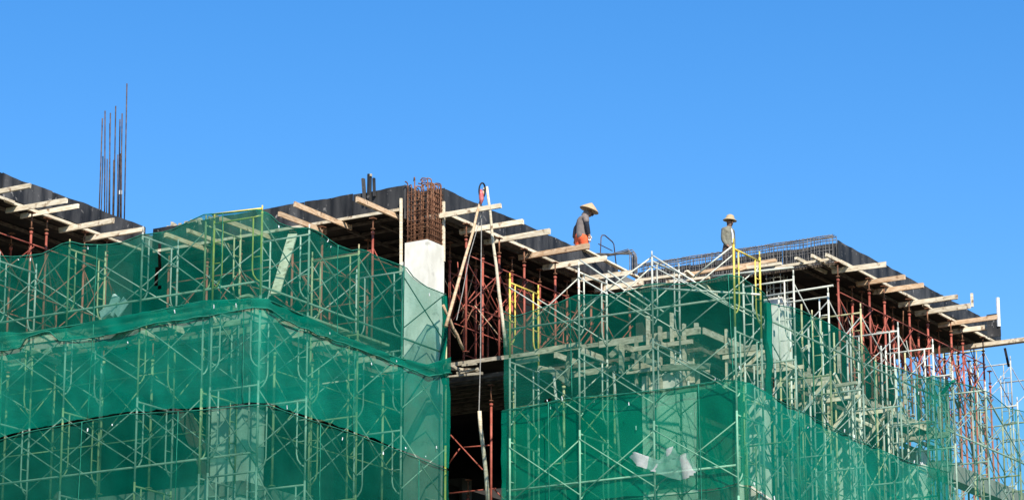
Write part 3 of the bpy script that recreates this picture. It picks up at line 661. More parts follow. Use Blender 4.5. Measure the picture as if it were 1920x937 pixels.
# slanting board and scraps behind the top net
a = on_y(516, 552, SYc + 1.0); b = on_y(549, 440, SYc + 1.6); single('leaning_board', MB().beam(a, b, .2, .05), 'timber', a, 'pale board leaning behind the top left net near its corner', 'board')
for i, (x0, y0, x1, y1) in enumerate(((205, 590, 220, 555), (219, 588, 236, 562), (188, 592, 206, 580))):
    a = on_x(x0, y0, SX + .7); b = on_x(x1, y1, SX + .7); single('scrap_sheet', MB().beam(a, b, .03, .2, .03), 'white', a, f'{("upright", "tilted", "low")[i]} white scrap sheet behind the top left net', 'scrap sheet', 'white scraps on the left scaffold')
for i, (x0, y0, x1, y1, yy) in enumerate(((625, 640, 720, 665, .6), (590, 655, 690, 640, .9), (600, 615, 650, 665, .9), (515, 600, 545, 640, .8), (690, 650, 740, 668, .5))):
    a = on_y(x0, y0, SYc + yy); b = on_y(x1, y1, SYc + yy); single('loose_timber', MB().beam(a, b, .08, .12, .01), 'scrapwood', a, f'loose pale timber behind the left net by the gap, {ORD[i]} from the corner', 'loose timber', 'loose timbers behind the left net')
for i, (x0, y0, x1, y1, xx) in enumerate(((60, 660, 112, 680, .8), (75, 672, 95, 655, 1.1), (130, 650, 270, 632, 1.2), (205, 645, 260, 600, 1.0), (395, 612, 470, 600, .9), (330, 640, 470, 618, 1.3), (10, 690, 60, 682, 1.3))):
    a = on_x(x0, y0, SX + xx); b = on_x(x1, y1, SX + xx); single('loose_timber', MB().beam(a, b, .08, .13, .01), 'scrapwood', a, f'loose pale timber behind the long left net, {ORD[i]} in the row below the top tier', 'loose timber', 'loose timbers behind the left net')

# right block: corner frame at px 1375
q = on_x(1375, 447, -.88); DXS = -.88; DYC = q.y; ZTR = q.z - .13
def Yd(px, py): return on_x(px, py, DXS).y
dys = [DYC] + [Yd(px, py) for px, py in ((1222, 455), (1085, 474), (956, 497))]
run('y', DXS, dys, ZTR, 4, "the right net's gap side", ['pale', 'galv', 'pale'], bmat='pale', yellow_top=(0, 3))
EYS = DYC - .02
exs = [on_y(px, py, EYS).x for px, py in ((1487, 495), (1552, 525), (1613, 560), (1683, 595), (1748, 625))]
run('x', EYS, exs, ZTR - .05, 4, "the right net's far side", ['pale', 'galv', 'olive', 'pale'], bmat='galv')
exs2 = [on_y(px, py, EYS).x for px, py in ((1786, 700), (1847, 717), (1907, 747), (1962, 770), (2020, 800))]
run('x', EYS, exs2, on_y(1847, 717, EYS).z - .1, 4, 'the open end scaffold', ['galv', 'olive', 'galv', 'pale'], bmat='galv')
# behind it, the scaffold round the end of the wing, against the sky
yb_ = EY + 1.6
exs3 = [on_y(px, py, yb_).x for px, py in ((1795, 700), (1846, 700), (1895, 690), (1950, 720))]
run('x', yb_, exs3, on_y(1880, 668, yb_).z, 4, 'the back scaffold against the sky', ['galv', 'olive', 'galv'], bmat='galv')
for L in range(4):
    z = ZTR - H * (L + 1) + .2
    if L in (0, 2): tube((DXS + .05, DYC + .03, z + .45), (DXS + .05, dys[-1] + .1, z + .45), f'long level tube on the gap side of the right net, {LIFT[L]} lift')
    if L == 0: tube((DXS + .02, EYS + .05, z + .3), (exs[-1] + .3, EYS + .05, z + .3), f'long level tube on the far side of the right net, {LIFT[L]} lift')
    tube((exs2[0] - .3, EYS + .05, z - .4), (exs2[-1], EYS + .05, z - .4), f'long level tube on the open end scaffold, {LIFT[L]} lift')
a = on_y(1338, 519, EYS + 1.25); b = on_y(1486, 501, EYS - .05); tube(a, Vector((a.x, EYS - .1, a.z)), 'pale level tube joining the two faces of the right scaffold at the top') if False else tube(on_x(1338, 518, exs[0]), on_x(1487, 501, exs[0]), 'pale level tube over the column top at the right scaffold corner')
tube(on_x(1432, 556, exs[1] - .2), on_x(1562, 535, exs[1] - .2), 'pale level tube meeting the second frame of the far side')
tube(on_x(1222, 540, DXS + .6), on_x(1425, 552, DXS + .6), 'pale tube sloping across the top of the right net')
tube(on_x(1240, 522, DXS + .4), on_x(1400, 548, DXS + .9), 'thin pale tube below the beam cage on the right net') if False else None
# long raking braces on the top of the right scaffold
for i, (x0, y0, x1, y1) in enumerate(((1087, 487, 1220, 577), (1225, 480, 1372, 572), (1140, 508, 1245, 585))):
    tube(on_x(x0, y0, DXS + .05 + .2 * (i % 3)), on_x(x1, y1, DXS + .05 + .2 * (i % 3)), f'raking pale tube falling across the top of the right scaffold, {ORD[i]} of three', r=.018)
for i, (x0, y0, x1, y1) in enumerate(((1085, 582, 1222, 482), (1300, 520, 1372, 462))):
    tube(on_x(x0, y0, DXS + .1 + .2 * (i % 3)), on_x(x1, y1, DXS + .1 + .2 * (i % 3)), f'raking pale tube rising across the top of the right scaffold, {ORD[i]} of two', r=.018)
# planks and clutter behind the right net
for i, (x0, y0, x1, y1, xx) in enumerate(((968, 680, 1010, 672, .6), (1005, 660, 1090, 645, .7), (1010, 690, 1062, 700, 1.1), (1058, 705, 1155, 690, 1.2), (1030, 690, 1068, 720, .8), (1060, 710, 1070, 660, .9), (1145, 668, 1165, 648, .9), (1165, 645, 1166, 700, .9), (1185, 665, 1230, 682, .9), (1180, 690, 1225, 682, 1.2), (1240, 690, 1330, 686, .9), (1250, 735, 1340, 722, 1.1))):
    a = on_x(x0, y0, DXS + xx); b = on_x(x1, y1, DXS + xx); single('loose_timber', MB().beam(a, b, .07, .12, .012), 'scrapwood', a, f'loose pale timber behind the right net, {ORD[i]} from the gap', 'loose timber', 'loose timbers behind the right net')
R2 = random.Random(3)
for i in range(20):
    px = 1470 + i * 15 + R2.uniform(-8, 8); py = 660 + (px - 1470) * .50 + R2.uniform(-25, 60); yy = EYS + R2.uniform(.7, 1.9)
    a = on_y(px, py, yy); k = i % 4
    v = (Vector((R2.uniform(.6, 1.2), 0, R2.uniform(-.05, .05))), Vector((R2.uniform(-.1, .1), R2.uniform(.5, .9), 0)), Vector((R2.uniform(.3, .6), 0, R2.uniform(-.5, .5))), Vector((0, 0, R2.uniform(.5, .9))))[k]
    single('loose_timber', MB().beam(a, a + v, .05, .08, .008), ('timber', 'scrapwood')[i % 2], a, f'{("level", "crosswise", "slanting", "upright")[k]} loose timber in the clutter of the far side, {ORD[i]} from the corner', 'loose timber', 'loose timbers behind the far side net')
# long standing tubes behind the right net
for i, (x0, y0, x1, y1) in enumerate(((1037, 690, 1063, 937), (1150, 690, 1168, 937), (990, 760, 993, 937))):
    tube(on_x(x1, y1 + 20, DXS + 1.6), on_x(x0, y0, DXS + 1.6), f'slightly leaning tube behind the lower right net, {ORD[i]}', 'galv', .03)

for i in range(14):
    px = 1456 + i * 23 + R2.uniform(-7, 7); y = EYS + R2.uniform(1.4, 2.0); a = on_y(px, 800, y); top_ = on_y(px, 560 + (px - 1456) * .42 + R2.uniform(-10, 50), y).z
    tube((a.x, y, 10.6), (a.x + R2.uniform(-.05, .05), y, top_), f'upright pole between wall and net on the far side, {ORD[i]} from the corner', ('galv', 'pale', 'olive')[i % 3], .022)
# ------------------------------------------------------------------ nets
def interp(pts, s):
    if s <= pts[0][0]: return pts[0][1]
    for (a, za), (b, zb) in zip(pts, pts[1:]):
        if s <= b:
            t = (s - a) / (b - a) if b > a else 0
            return za + (zb - za) * t
    return pts[-1][1]
class Fold:
    """two upright planes that meet at a corner: s < 0 runs away along +y on x = X0, s > 0 runs along +x on y = Y0"""
    def __init__(s, X0, Y0): s.X0 = X0; s.Y0 = Y0
    def px(s, side, x, y):
        p = on_x(x, y, s.X0) if side < 0 else on_y(x, y, s.Y0)
        return ((-(p.y - s.Y0)) if side < 0 else p.x - s.X0, p.z)
    def pos(s, u, z, off):
        if u < 0: return Vector((s.X0 - off, s.Y0 - u, z))
        k = min(1, u / .15)
        return Vector((s.X0 + u, s.Y0 - off, z)) if u > .02 else Vector((s.X0 - off * .7, s.Y0 - off * .7, z))
def net(fold, top, bot, m, label, seed, step=.09, rows=None, off=.05, amp=.05, ragged=0, holes=(), wrinkle=1.0, thing=True, parent=None, name='safety_net', base=None):
    s0, s1 = top[0][0], top[-1][0]; n = max(2, int((s1 - s0) / step)); us = [s0 + (s1 - s0) * i / n for i in range(n + 1)]
    hmax = max(interp(top, u) - interp(bot, u) for u in us); rows = rows or max(3, int(hmax / .1))
    mb = MB()
    for u in us:
        zt = interp(top, u); zb = interp(bot, u)
        if ragged: zb += ragged * noise.noise(Vector((u * 3.1, seed, 0))) + ragged * .6 * noise.noise(Vector((u * 9.1, seed, 4)))
        zt += .012 * noise.noise(Vector((u * 6, seed, 9)))
        for j in range(rows + 1):
            t = j / rows; z = zt + (zb - zt) * t
            d = amp * noise.noise(Vector((u * .7, z * .55, seed))) * 1.4 + wrinkle * .034 * noise.noise(Vector((u * 2.6 + z * 1.2, z * 1.3, seed + 3))) + wrinkle * .018 * noise.noise(Vector((u * 1.5 - z * 2, z * 7, seed + 7)))
            mb.v.append(fold.pos(u, z, off + max(-.02, d + .02)))
    for i in range(n):
        for j in range(rows):
            uc = (us[i] + us[i + 1]) / 2; zt = interp(top, uc); zb = interp(bot, uc); zc = zt + (zb - zt) * (j + .5) / rows
            if any(abs(uc - hu - .05 * math.sin(zc * 6)) < hw and hz0 < zc < hz1 for hu, hw, hz0, hz1 in holes): continue
            a = i * (rows + 1) + j; mb.f.append((a, a + 1, a + rows + 2, a + rows + 1))
    if base is None: base = fold.pos(us[len(us) // 2], interp(bot, us[len(us) // 2]), off)
    if parent is not None: return part(name, mb, m, parent, base, True)
    t = tag(empty('safety_net', base), label, 'safety net', 'green nets round the scaffold')
    part('mesh_sheet', mb, m, t, base, True)
    # hem rope along the top
    hem = MB().path([fold.pos(u, interp(top, u), off + .03) for u in us[::3]] , .012, 5)
    part('hem', hem, NM['hem'], t, base, True)
    rr = random.Random(seed); us_ = s0 + rr.uniform(.8, 2.2)
    while us_ < s1 - .5:
        zt, zb = interp(top, us_), interp(bot, us_); lean = rr.uniform(-.08, .08)
        part('seam', MB().path([fold.pos(us_ + lean * k / 10, zt + (zb - zt) * k / 10, off + .035 + .02 * noise.noise(Vector((k * .8, us_, seed)))) for k in range(11)], .011, 5), NM['hem'], t, base, True)
        us_ += rr.uniform(2.4, 4.2)
    for k in range(int((s1 - s0) * .8)):
        u = rr.uniform(s0, s1); zt, zb = interp(top, u), interp(bot, u); z = zb + (zt - zb) * rr.choice((.02, .03, .96, rr.random())); q = fold.pos(u, z, off + .07)
        if z < 11.5: continue
        part('light_speck', MB().beam(q, q + Vector((rr.uniform(-.02, .02), rr.uniform(-.02, .02), -rr.uniform(.02, .09))), .014, .012, .004), 'white', t, base)  # white specks painted in for light glinting through holes in the net
    return t, base
G = lambda g: (.0005, g, g * .66)
NM = {'left_top': net_mat('net_left_top', .50, G(.165), .13), 'left_mid': net_mat('net_left_middle', .50, G(.29), .13), 'left_low': net_mat('net_left_low', .50, G(.155), .13),
      'right_top': net_mat('net_right_top', .42, G(.15), .12, (.86, .98, .93, 1)), 'right_mid': net_mat('net_right_middle', .64, G(.265), .14), 'far_top': net_mat('net_far_top', .34, G(.2), .12, (.88, .98, .94, 1)),
      'right_front': net_mat('net_right_front', .27, G(.22), .08, (.72, .97, .87, 1)), 'thin': net_mat('net_thin', .26, G(.22), .08, (.88, .98, .95, 1)), 'flap': net_mat('net_doubled', .78, G(.185), .2), 'strip': net_mat('net_strip', .5, G(.2)), 'hem': noisy('net_hem', (.01, .12, .08), (.02, .2, .13), 8, .9), 'bundle': net_mat('net_bundle', .85, G(.2))}
FL = Fold(SX - .02, SYc - .02)
B = lambda L: sorted([FL.px(-1, x, y) for x, y in L]); C = lambda L: sorted([FL.px(1, x, y) for x, y in L])
top1 = B(((-130, 500), (-60, 500), (0, 481), (33, 483), (87, 477), (131, 453), (160, 460), (202, 461), (235, 456), (268, 442), (320, 436), (352, 420), (386, 404), (440, 400), (491, 394))) + C(((493, 394), (512, 417), (540, 428), (578, 429), (599, 440), (621, 458), (655, 471), (674, 467), (696, 480), (756, 502), (771, 522), (793, 538), (831, 553)))
seam1 = B(((-130, 650), (0, 625), (60, 628), (110, 617), (200, 603), (265, 591), (385, 567), (491, 562))) + C(((493, 562), (560, 592), (640, 635), (720, 666), (790, 686), (836, 672)))
flap1 = B(((-130, 690), (0, 662), (48, 654), (58, 634), (100, 622), (120, 642), (190, 634), (250, 622), (300, 608), (385, 597), (491, 578))) + C(((493, 578), (520, 600), (585, 628), (640, 647), (700, 670), (790, 706), (836, 700)))
seam2 = B(((-130, 850), (0, 826), (60, 808), (170, 788), (240, 776), (380, 768), (491, 757))) + C(((493, 757), (560, 781), (640, 806), (690, 824), (760, 851), (837, 881)))
def shift(P, dz): return [(s, z + dz) for s, z in P]
hole_a = FL.px(-1, 302, 500)
net(FL, top1, shift(seam1, -.1), NM['left_top'], 'top tier of dark green net round the left block corner, sagging between poles', 1, holes=((hole_a[0], .05, FL.px(-1, 302, 540)[1], FL.px(-1, 302, 462)[1]),))
t, b_ = net(FL, seam1, shift(seam2, .03), NM['left_mid'], 'middle tier of green net round the left block corner, top edge folded over', 2, off=.08, ragged=.03)
net(FL, shift(seam1, .02), flap1, NM['flap'], '', 3, off=.11, ragged=.045, amp=.06, wrinkle=1.6, parent=t, base=b_, name='folded_edge', rows=8)
part('hem', MB().path([FL.pos(u, interp(flap1, u) + .03 * noise.noise(Vector((u * 3, 1, 2))), .15) for u in [flap1[0][0] + (flap1[-1][0] - flap1[0][0]) * k / 120 for k in range(121)]], .016, 5), NM['hem'], t, b_, True)
low = [(s, 10.4) for s, z in seam2]
net(FL, shift(seam2, -.02), low, NM['left_low'], 'lowest tier of green net on the left block, below the ragged seam', 4, off=.05)
FR = Fold(DXS - .02, EYS - .03); FBK = Fold(DXS + .24, EYS - .03)
Bd = lambda L: sorted([FR.px(-1, x, y) for x, y in L]); Ce = lambda L: sorted([FR.px(1, x, y) for x, y in L]); Bb = lambda L: sorted([FBK.px(-1, x, y) for x, y in L]); Cb = lambda L: sorted([FBK.px(1, x, y) for x, y in L])
topR = Bd(((948, 585), (958, 594), (972, 595), (1020, 578), (1053, 569), (1083, 554), (1135, 555), (1165, 552), (1198, 543), (1220, 533), (1284, 534), (1331, 529), (1364, 517), (1374, 515))) + Ce(((1377, 515), (1397, 531), (1425, 548), (1438, 570)))
seamR = Bd(((945, 773), (1000, 765), (1060, 751), (1120, 746), (1180, 741), (1280, 729), (1340, 719), (1374, 715))) + Ce(((1377, 714), (1440, 746)))
net(FR, topR, shift(seamR, .02), NM['right_top'], 'thin top tier of green net on the right block facing the gap', 5, off=.05, ragged=.04, holes=((FR.px(-1, 1032, 757)[0], .07, FR.px(-1, 1032, 764)[1], FR.px(-1, 1032, 749)[1]),))
topE = Ce(((1440, 571), (1489, 580), (1552, 610), (1589, 633), (1616, 651), (1630, 677), (1644, 684), (1679, 692), (1739, 711), (1772, 722)))
seamE = Ce(((1377, 714), (1440, 746), (1480, 766), (1540, 796), (1600, 826), (1650, 847), (1700, 868), (1772, 886)))
net(FR, topE, [p for p in shift(seamE, .03)], NM['far_top'], 'thin see-through net on the far side of the right block, full of poles', 6, off=.06, ragged=.06)
seam2R = Bb(((943, 955), (1200, 930), (1345, 916), (1386, 906))) + Cb(((1394, 906), (1440, 937), (1600, 1010), (1772, 1075)))
seamB = Bb(((945, 773), (1000, 766), (1060, 752), (1120, 747), (1180, 742), (1280, 730), (1340, 720), (1386, 714))) + Cb(((1394, 718), (1440, 746), (1480, 766), (1540, 796), (1600, 826), (1650, 847), (1700, 868), (1772, 886)))
net(FBK, seamB, seam2R, NM['right_mid'], 'bright dense green net on the right block, lower tier wrapping its corner', 7, off=.09, ragged=.03)
net(FBK, shift(seam2R, -.05), [(s, 10.2) for s, z in seam2R], NM['right_top'], 'lowest green net on the right block, just in view at the bottom', 8)
front = [(s, z) for s, z in seamR if s < 0]; front.append((.25, front[-1][1] - .02))
net(FR, shift(front, .03), [(s, 10.2) for s, z in front], NM['right_front'], 'sheer outer green net over the dense lower one on the right block', 13, off=.04, amp=.04)
# gathered strips
def bundle(pts, r, label, plane, seed):
    P = [on_y(x, y, plane) for x, y in pts]; mb = MB(); n = 14; i0 = 0
    for k, p in enumerate(P):
        for j in range(n):
            a = 2 * math.pi * j / n; rr = r * (1 + .5 * math.sin(a * 4 + k * .5) * .6 + .3 * noise.noise(Vector((a, k * .7, seed))))
            mb.v.append(p + Vector((rr * math.cos(a), rr * .7 * math.sin(a), 0)))
    for k in range(len(P) - 1):
        for j in range(n): mb.f.append((k * n + j, k * n + (j + 1) % n, (k + 1) * n + (j + 1) % n, (k + 1) * n + j))
    return single('gathered_net', mb, NM['bundle'], P[-1], label, 'gathered net', smooth=True)
bundle([(1438, 568), (1441, 600), (1440, 640), (1443, 680), (1440, 715), (1442, 748)], .09, 'gathered green net hanging in a rope by the right block corner post', EYS - .06, 1)
net(FR, Ce(((1722, 712), (1740, 705), (1773, 716))), Ce(((1722, 940), (1773, 1010))), NM['strip'], 'narrow doubled green net strip beside the open end scaffold', 12, off=.1, amp=.12, wrinkle=3)
bundle([(1790, 712), (1778, 722), (1766, 738)], .06, 'small green net end knotted to the open end scaffold', EYS - .05, 3)
bundle([(833, 555), (835, 600), (832, 650), (826, 690), (834, 720)], .07, 'gathered green net edge beside the corner column and dark gap', SYc - .06, 4)
# thin net over the open end
topF = Ce(((1776, 716), (1815, 724), (1851, 737), (1885, 766), (1909, 770), (1960, 790), (2000, 800)))
net(FR, topF, [(s, 10.4) for s, z in topF], NM['thin'], 'thin pale green net hanging over the open end scaffold against the sky', 9, off=.05)
# plastic sheets
def plastic(pts, plane, label, seed):
    P0 = [on_x(x, y, plane) for x, y in pts]; c = sum(P0, Vector()) / len(P0); mb = MB(); P = []
    for k, p in enumerate(P0):
        q = P0[(k + 1) % len(P0)]
        for j in range(5):
            w = p.lerp(q, j / 5); d = (w - c) * (.12 * noise.noise(Vector((k * 3.1 + j * .9, seed, 1)))); P.append(w + d)
    n = len(P); rings = 9
    for r in range(rings + 1):
        for k, p in enumerate(P):
            q = c.lerp(p, r / rings)
            q += Vector((-.16 * abs(noise.noise(Vector((q.y * 2.6, q.z * 1.4, seed)))) - .04 * noise.noise(Vector((q.y * 6 + q.z * 2, q.z * 3, seed + 5))), 0, 0)); mb.v.append(q)
    for r in range(rings):
        for k in range(n): mb.f.append((r * n + k, r * n + (k + 1) % n, (r + 1) * n + (k + 1) % n, (r + 1) * n + k))
    single('plastic_sheet', mb, 'plastic', c, label, 'plastic sheet', smooth=True)
plastic([(1180, 856), (1195, 848), (1210, 854), (1222, 868), (1238, 862), (1252, 842), (1264, 838), (1276, 856), (1290, 848), (1302, 862), (1308, 882), (1296, 896), (1276, 900), (1252, 894), (1228, 884), (1200, 874)], DXS - .06, 'torn white plastic sheet caught in the lower right net in front of the column', 1)
plastic([(1728, 890), (1742, 878), (1762, 882), (1760, 900), (1740, 912)], exs[-1] - .2, 'small whitish plastic sheet by the open end scaffold', 3)
# concrete ledge at the bottom right
a = on_y(1772, 862, EY - .6); b = on_y(1880, 925, EY - .6)
single('concrete_beam', MB().beam((a.x, EY - .4, a.z - .2), (b.x + 2, EY - .4, a.z - .2), .4, .42), 'greyconc', a, 'pale concrete ledge behind the open end scaffold at the bottom', 'concrete beam')

# ------------------------------------------------------------------ people
def skinned(name, chains, m, parent, base, sub=1):
    """chains: list of [(point, radius), ...]; a chain that starts at an earlier joint shares that vertex. One skinned mesh."""
    vs, es, rs, key = [], [], [], {}
    for ch in chains:
        prev = None
        for p, r in ch:
            k = tuple(round(c, 4) for c in p)
            if k not in key: key[k] = len(vs); vs.append(k); rs.append(r if isinstance(r, tuple) else (r, r))
            i = key[k]
            if prev is not None and prev != i: es.append((prev, i))
            prev = i
    me = bpy.data.meshes.new(name); me.from_pydata(vs, es, []); me.update()
    o = obj(name, me, m, parent)
    md = o.modifiers.new('Skin', 'SKIN'); md.use_smooth_shade = True
    for i, r in enumerate(rs): me.skin_vertices[0].data[i].radius = r
    me.skin_vertices[0].data[0].use_root = True
    sd = o.modifiers.new('Subdivision', 'SUBSURF'); sd.levels = sub; sd.render_levels = sub
    return o
def hand(wr, d, side, spread=.02, curl=.5):
    """finger chains from the wrist point along d; side = thumb side"""
    wr = Vector(wr); d = Vector(d).normalized(); s = Vector(side).normalized(); n = d.cross(s); palm = wr + d * .06
    ch = [[(tuple(wr), .026), (tuple(palm), (.038, .02))]]
    for i, (o_, ln) in enumerate(((.027, .072), (.009, .08), (-.009, .074), (-.026, .06))):
        k = palm + d * .035 + s * o_; f1 = k + d * ln * .5 + n * curl * .015; f2 = f1 + d * ln * .4 + n * curl * .035
        ch.append([(tuple(palm), (.038, .02)), (tuple(k), .0105), (tuple(f1), .009), (tuple(f2), .0075)])
    t1 = wr + d * .035 + s * .035; t2 = t1 + d * .035 + s * .02 + n * .01; ch.append([(tuple(wr), .026), (tuple(t1), .014), (tuple(t2), .011), (tuple(t2 + d * .025 + n * .01), .009)])
    return ch

def head_chain(neck, hd, fwd):
    """skull and jaw on the neck"""
    neck = Vector(neck); hd = Vector(hd); f = Vector(fwd).normalized()
    return [[(tuple(neck), .055), (tuple(hd + f * .015 - Vector((0, 0, .06))), (.066, .075)), (tuple(hd + Vector((0, 0, .02))), (.078, .09)), (tuple(hd + Vector((0, 0, .085)) - f * .01), (.055, .065))],
            [(tuple(hd + f * .015 - Vector((0, 0, .06))), (.066, .075)), (tuple(hd + f * .055 - Vector((0, 0, .085))), .038)]]
def face(parent, hd, fwd):
    hd = Vector(hd); f = Vector(fwd).normalized(); s = f.cross(Vector((0, 0, 1))).normalized()
    mb = MB()
    mb.path([hd + f * .085 + Vector((0, 0, .02)), hd + f * .105 - Vector((0, 0, .015)), hd + f * .112 - Vector((0, 0, .03)), hd + f * .09 - Vector((0, 0, .038))], [.008, .012, .016, .009], 8)
    for k in (-1, 1): mb.path([hd + s * k * .078 + Vector((0, 0, .03)), hd + s * k * .088 + Vector((0, 0, .0)), hd + s * k * .078 - Vector((0, 0, .03))], [.008, .014, .008], 6)
    part('nose_and_ears', mb, 'skin', parent, (0, 0, 0), True)
    e = MB()
    for k in (-1, 1): e.tube(hd + f * .084 + s * k * .032 + Vector((-0, 0, .018)), hd + f * .092 + s * k * .032 + Vector((0, 0, .018)), .011, 8)
    e.beam(hd + f * .088 + s * .024 - Vector((0, 0, .062)), hd + f * .088 - s * .024 - Vector((0, 0, .062)), .012, .008)
    part('eyes_and_mouth', e, 'darkcloth', parent, (0, 0, 0))

# worker with the conical hat: seen from behind his right side, walking away to the right, looking down
wx = on_y(1091, 470, .45); WZ = 20.955
w1 = empty('person', (wx.x, .45, WZ)); w1.scale = (.97,) * 3
tag(w1, 'worker in woven conical hat, grey shirt and orange trousers looking down on the roof rim', 'person')
# local axes: r = picture right, b = towards the camera
r_ = Vector((RT.x, RT.y, 0)); bk = -FH; u_ = Vector((0, 0, 1))
def P1(a, z, c=0): return tuple(r_ * a + u_ * z + bk * c)
pel = (P1(0, .86), (.15, .13)); ab = (P1(-.01, 1.02), (.15, .125)); ch_ = (P1(.02, 1.2), (.17, .135)); up = (P1(.06, 1.33), (.15, .115)); nk = (P1(.11, 1.41), .06)
hd = Vector(P1(.2, 1.47))
armR = [up, (P1(.10, 1.31, .17), .066), (P1(.135, 1.07, .22), .052), (P1(.17, .88, .19), .04), (P1(.19, .80, .18), .03)]
armL = [up, (P1(.0, 1.31, -.16), .066), (P1(-.15, 1.12, -.17), .054), (P1(-.19, .9, -.17), .042), (P1(-.18, .82, -.17), .03)]
legR = [pel, (P1(.05, .78, .1), .1), (P1(.09, .45, .11), .068), (P1(.06, .1, .11), .045), (P1(.07, .04, .11), .045), (P1(.2, .03, .12), .035)]
legL = [pel, (P1(-.06, .78, -.09), .1), (P1(-.07, .46, -.1), .068), (P1(-.09, .1, -.1), .045), (P1(-.08, .04, -.1), .045), (P1(.05, .03, -.1), .035)]
skinned('body', [[pel, ab, ch_, up, nk], *head_chain(nk[0], hd, r_ * .95 - u_ * .2), armR, armL, legR, legL] + hand(P1(.19, .80, .18), (0.1, 0, -1), r_) + hand(P1(-.18, .82, -.17), (0, 0, -1), r_), 'skin', w1, None)
face(w1, hd, r_ * .95 - u_ * .25)
def grow(c, g): return [(p, tuple(x + g for x in r) if isinstance(r, tuple) else r + g) for p, r in c]
skinned('shirt', [grow([(P1(.01, .74), (.16, .14)), (P1(0, .86), (.16, .14)), ab, ch_, up], .035), [grow([up], .035)[0], (P1(.10, 1.31, .17), .095), (P1(.125, 1.13, .21), .082)], [grow([up], .035)[0], (P1(.0, 1.31, -.16), .095), (P1(-.12, 1.15, -.17), .082)]], 'greycloth', w1, None)
skinned('sleeve', [[(P1(.11, 1.24, .19), .064), (P1(.118, 1.17, .2), .066), (P1(.135, 1.07, .22), .066), (P1(.172, .87, .19), .054), (P1(.18, .83, .185), .048)]], 'darkcloth', w1, None)
skinned('sleeve', [[(P1(-.06, 1.24, -.17), .064), (P1(-.1, 1.17, -.17), .066), (P1(-.15, 1.12, -.17), .068), (P1(-.19, .87, -.17), .055), (P1(-.186, .83, -.17), .048)]], 'darkcloth', w1, None)
skinned('glove', hand(P1(.188, .83, .185), (.15, 0, -1), r_, curl=.9), 'white', w1, None)
skinned('trousers', [grow([(P1(0, .95), (.14, .12)), (P1(0, .88), (.15, .13)), pel], .03), grow([pel, (P1(.05, .78, .1), .108), (P1(.09, .45, .11), .09), (P1(.06, .16, .11), .072), (P1(.06, .1, .11), .068)], .024), grow([pel, (P1(-.06, .78, -.09), .108), (P1(-.07, .46, -.1), .09), (P1(-.085, .16, -.1), .072), (P1(-.085, .1, -.1), .068)], .024)], 'orange', w1, None)
for c, k in ((.11, .06), (-.1, -.08)): skinned('shoe', [[(P1(k - .02, .035, c), .05), (P1(k + .08, .035, c), .048), (P1(k + .17, .028, c), .036)]], 'darkcloth', w1, None)
skinned('scarf', [[(P1(.05, 1.34), (.12, .115)), (P1(.09, 1.39), (.118, .115)), (P1(.14, 1.46), (.115, .11)), (P1(.175, 1.55), (.11, .105))]], 'greycloth', w1, None)
skinned('face_mask', [[(tuple(hd + r_ * .06 - u_ * .02), .07), (tuple(hd + r_ * .085 - u_ * .085), .055)]], 'darkcloth', w1, None)
hat = MB().lathe([(.012, .195), (.06, .165), (.15, .095), (.235, .02), (.262, -.012), (.258, -.02), (.23, .008), (.14, .082), (.05, .15), (.0, .168)], 28)
h_ = obj('conical_hat', hat.mesh('conical_hat', smooth=True), 'straw', w1, loc=tuple(hd + u_ * .085 - r_ * .0))
h_.rotation_mode = 'AXIS_ANGLE'; ax_ = r_.cross(u_) * -1; h_.rotation_axis_angle = (rad(20), ax_.x, ax_.y, ax_.z)

# second worker: upright behind the beam cage, facing the camera's right
p2 = on_x(1367, 505, DX + .95)
w2 = empty('person', (p2.x, p2.y, 20.86)); w2.scale = (.98,) * 3
tag(w2, 'worker in cream brimmed hat and khaki jacket standing behind the yellow scaffold frame', 'person')
w2.location.z = 20.664
K = .93
def P2(a, z, c=0): return tuple(r_ * a + u_ * z * K + bk * c)
pel = (P2(0, .9), (.13, .105)); ab = (P2(0, 1.06), (.12, .1)); ch_ = (P2(-.01, 1.24), (.13, .1)); up = (P2(0, 1.38), (.11, .085)); nk = (P2(.02, 1.47), .052)
hd = Vector(P2(.045, 1.6, .02)); f2 = r_ * .55 + bk * .8
armR = [up, (P2(-.12, 1.37, .08), .06), (P2(-.14, 1.1, .08), .05), (P2(-.06, .93, .14), .04), (P2(-.02, .88, .16), .03)]
armL = [up, (P2(.11, 1.36, -.12), .06), (P2(.13, 1.1, -.14), .05), (P2(.13, .9, -.08), .04), (P2(.14, .83, -.06), .03)]
legR = [pel, (P2(-.08, .82, .02), .09), (P2(-.09, .47, .03), .062), (P2(-.09, .1, .01), .045), (P2(-.09, .04, .02), .045), (P2(-.05, .03, .14), .035)]
legL = [pel, (P2(.09, .82, -.02), .09), (P2(.1, .47, -.01), .062), (P2(.1, .1, -.04), .045), (P2(.1, .04, -.03), .045), (P2(.15, .03, .09), .035)]
skinned('body', [[pel, ab, ch_, up, nk], *head_chain(nk[0], hd, f2), armR, armL, legR, legL] + hand(P2(-.02, .88, .16), (r_ * .6 - u_ * .8), bk) + hand(P2(.14, .83, -.06), (0, 0, -1), bk), 'skin', w2, None)
face(w2, hd, f2)
skinned('jacket', [grow([(P2(0, .8), (.13, .115)), (P2(0, .88), (.135, .115)), ab, (P2(-.01, 1.24), (.13, .11)), (P2(0, 1.38), (.115, .09)), (P2(.02, 1.46), .062), (P2(.025, 1.5), .06)], .024), [(P2(0, 1.38), tuple(x + .024 for x in (.115, .09))), (P2(-.12, 1.37, .08), .08), (P2(-.14, 1.1, .08), .07), (P2(-.07, .95, .135), .058), (P2(-.04, .91, .15), .05)], [(P2(0, 1.38), tuple(x + .024 for x in (.115, .09))), (P2(.11, 1.36, -.12), .076), (P2(.13, 1.1, -.14), .066), (P2(.13, .92, -.09), .054)]], 'khaki', w2, None)
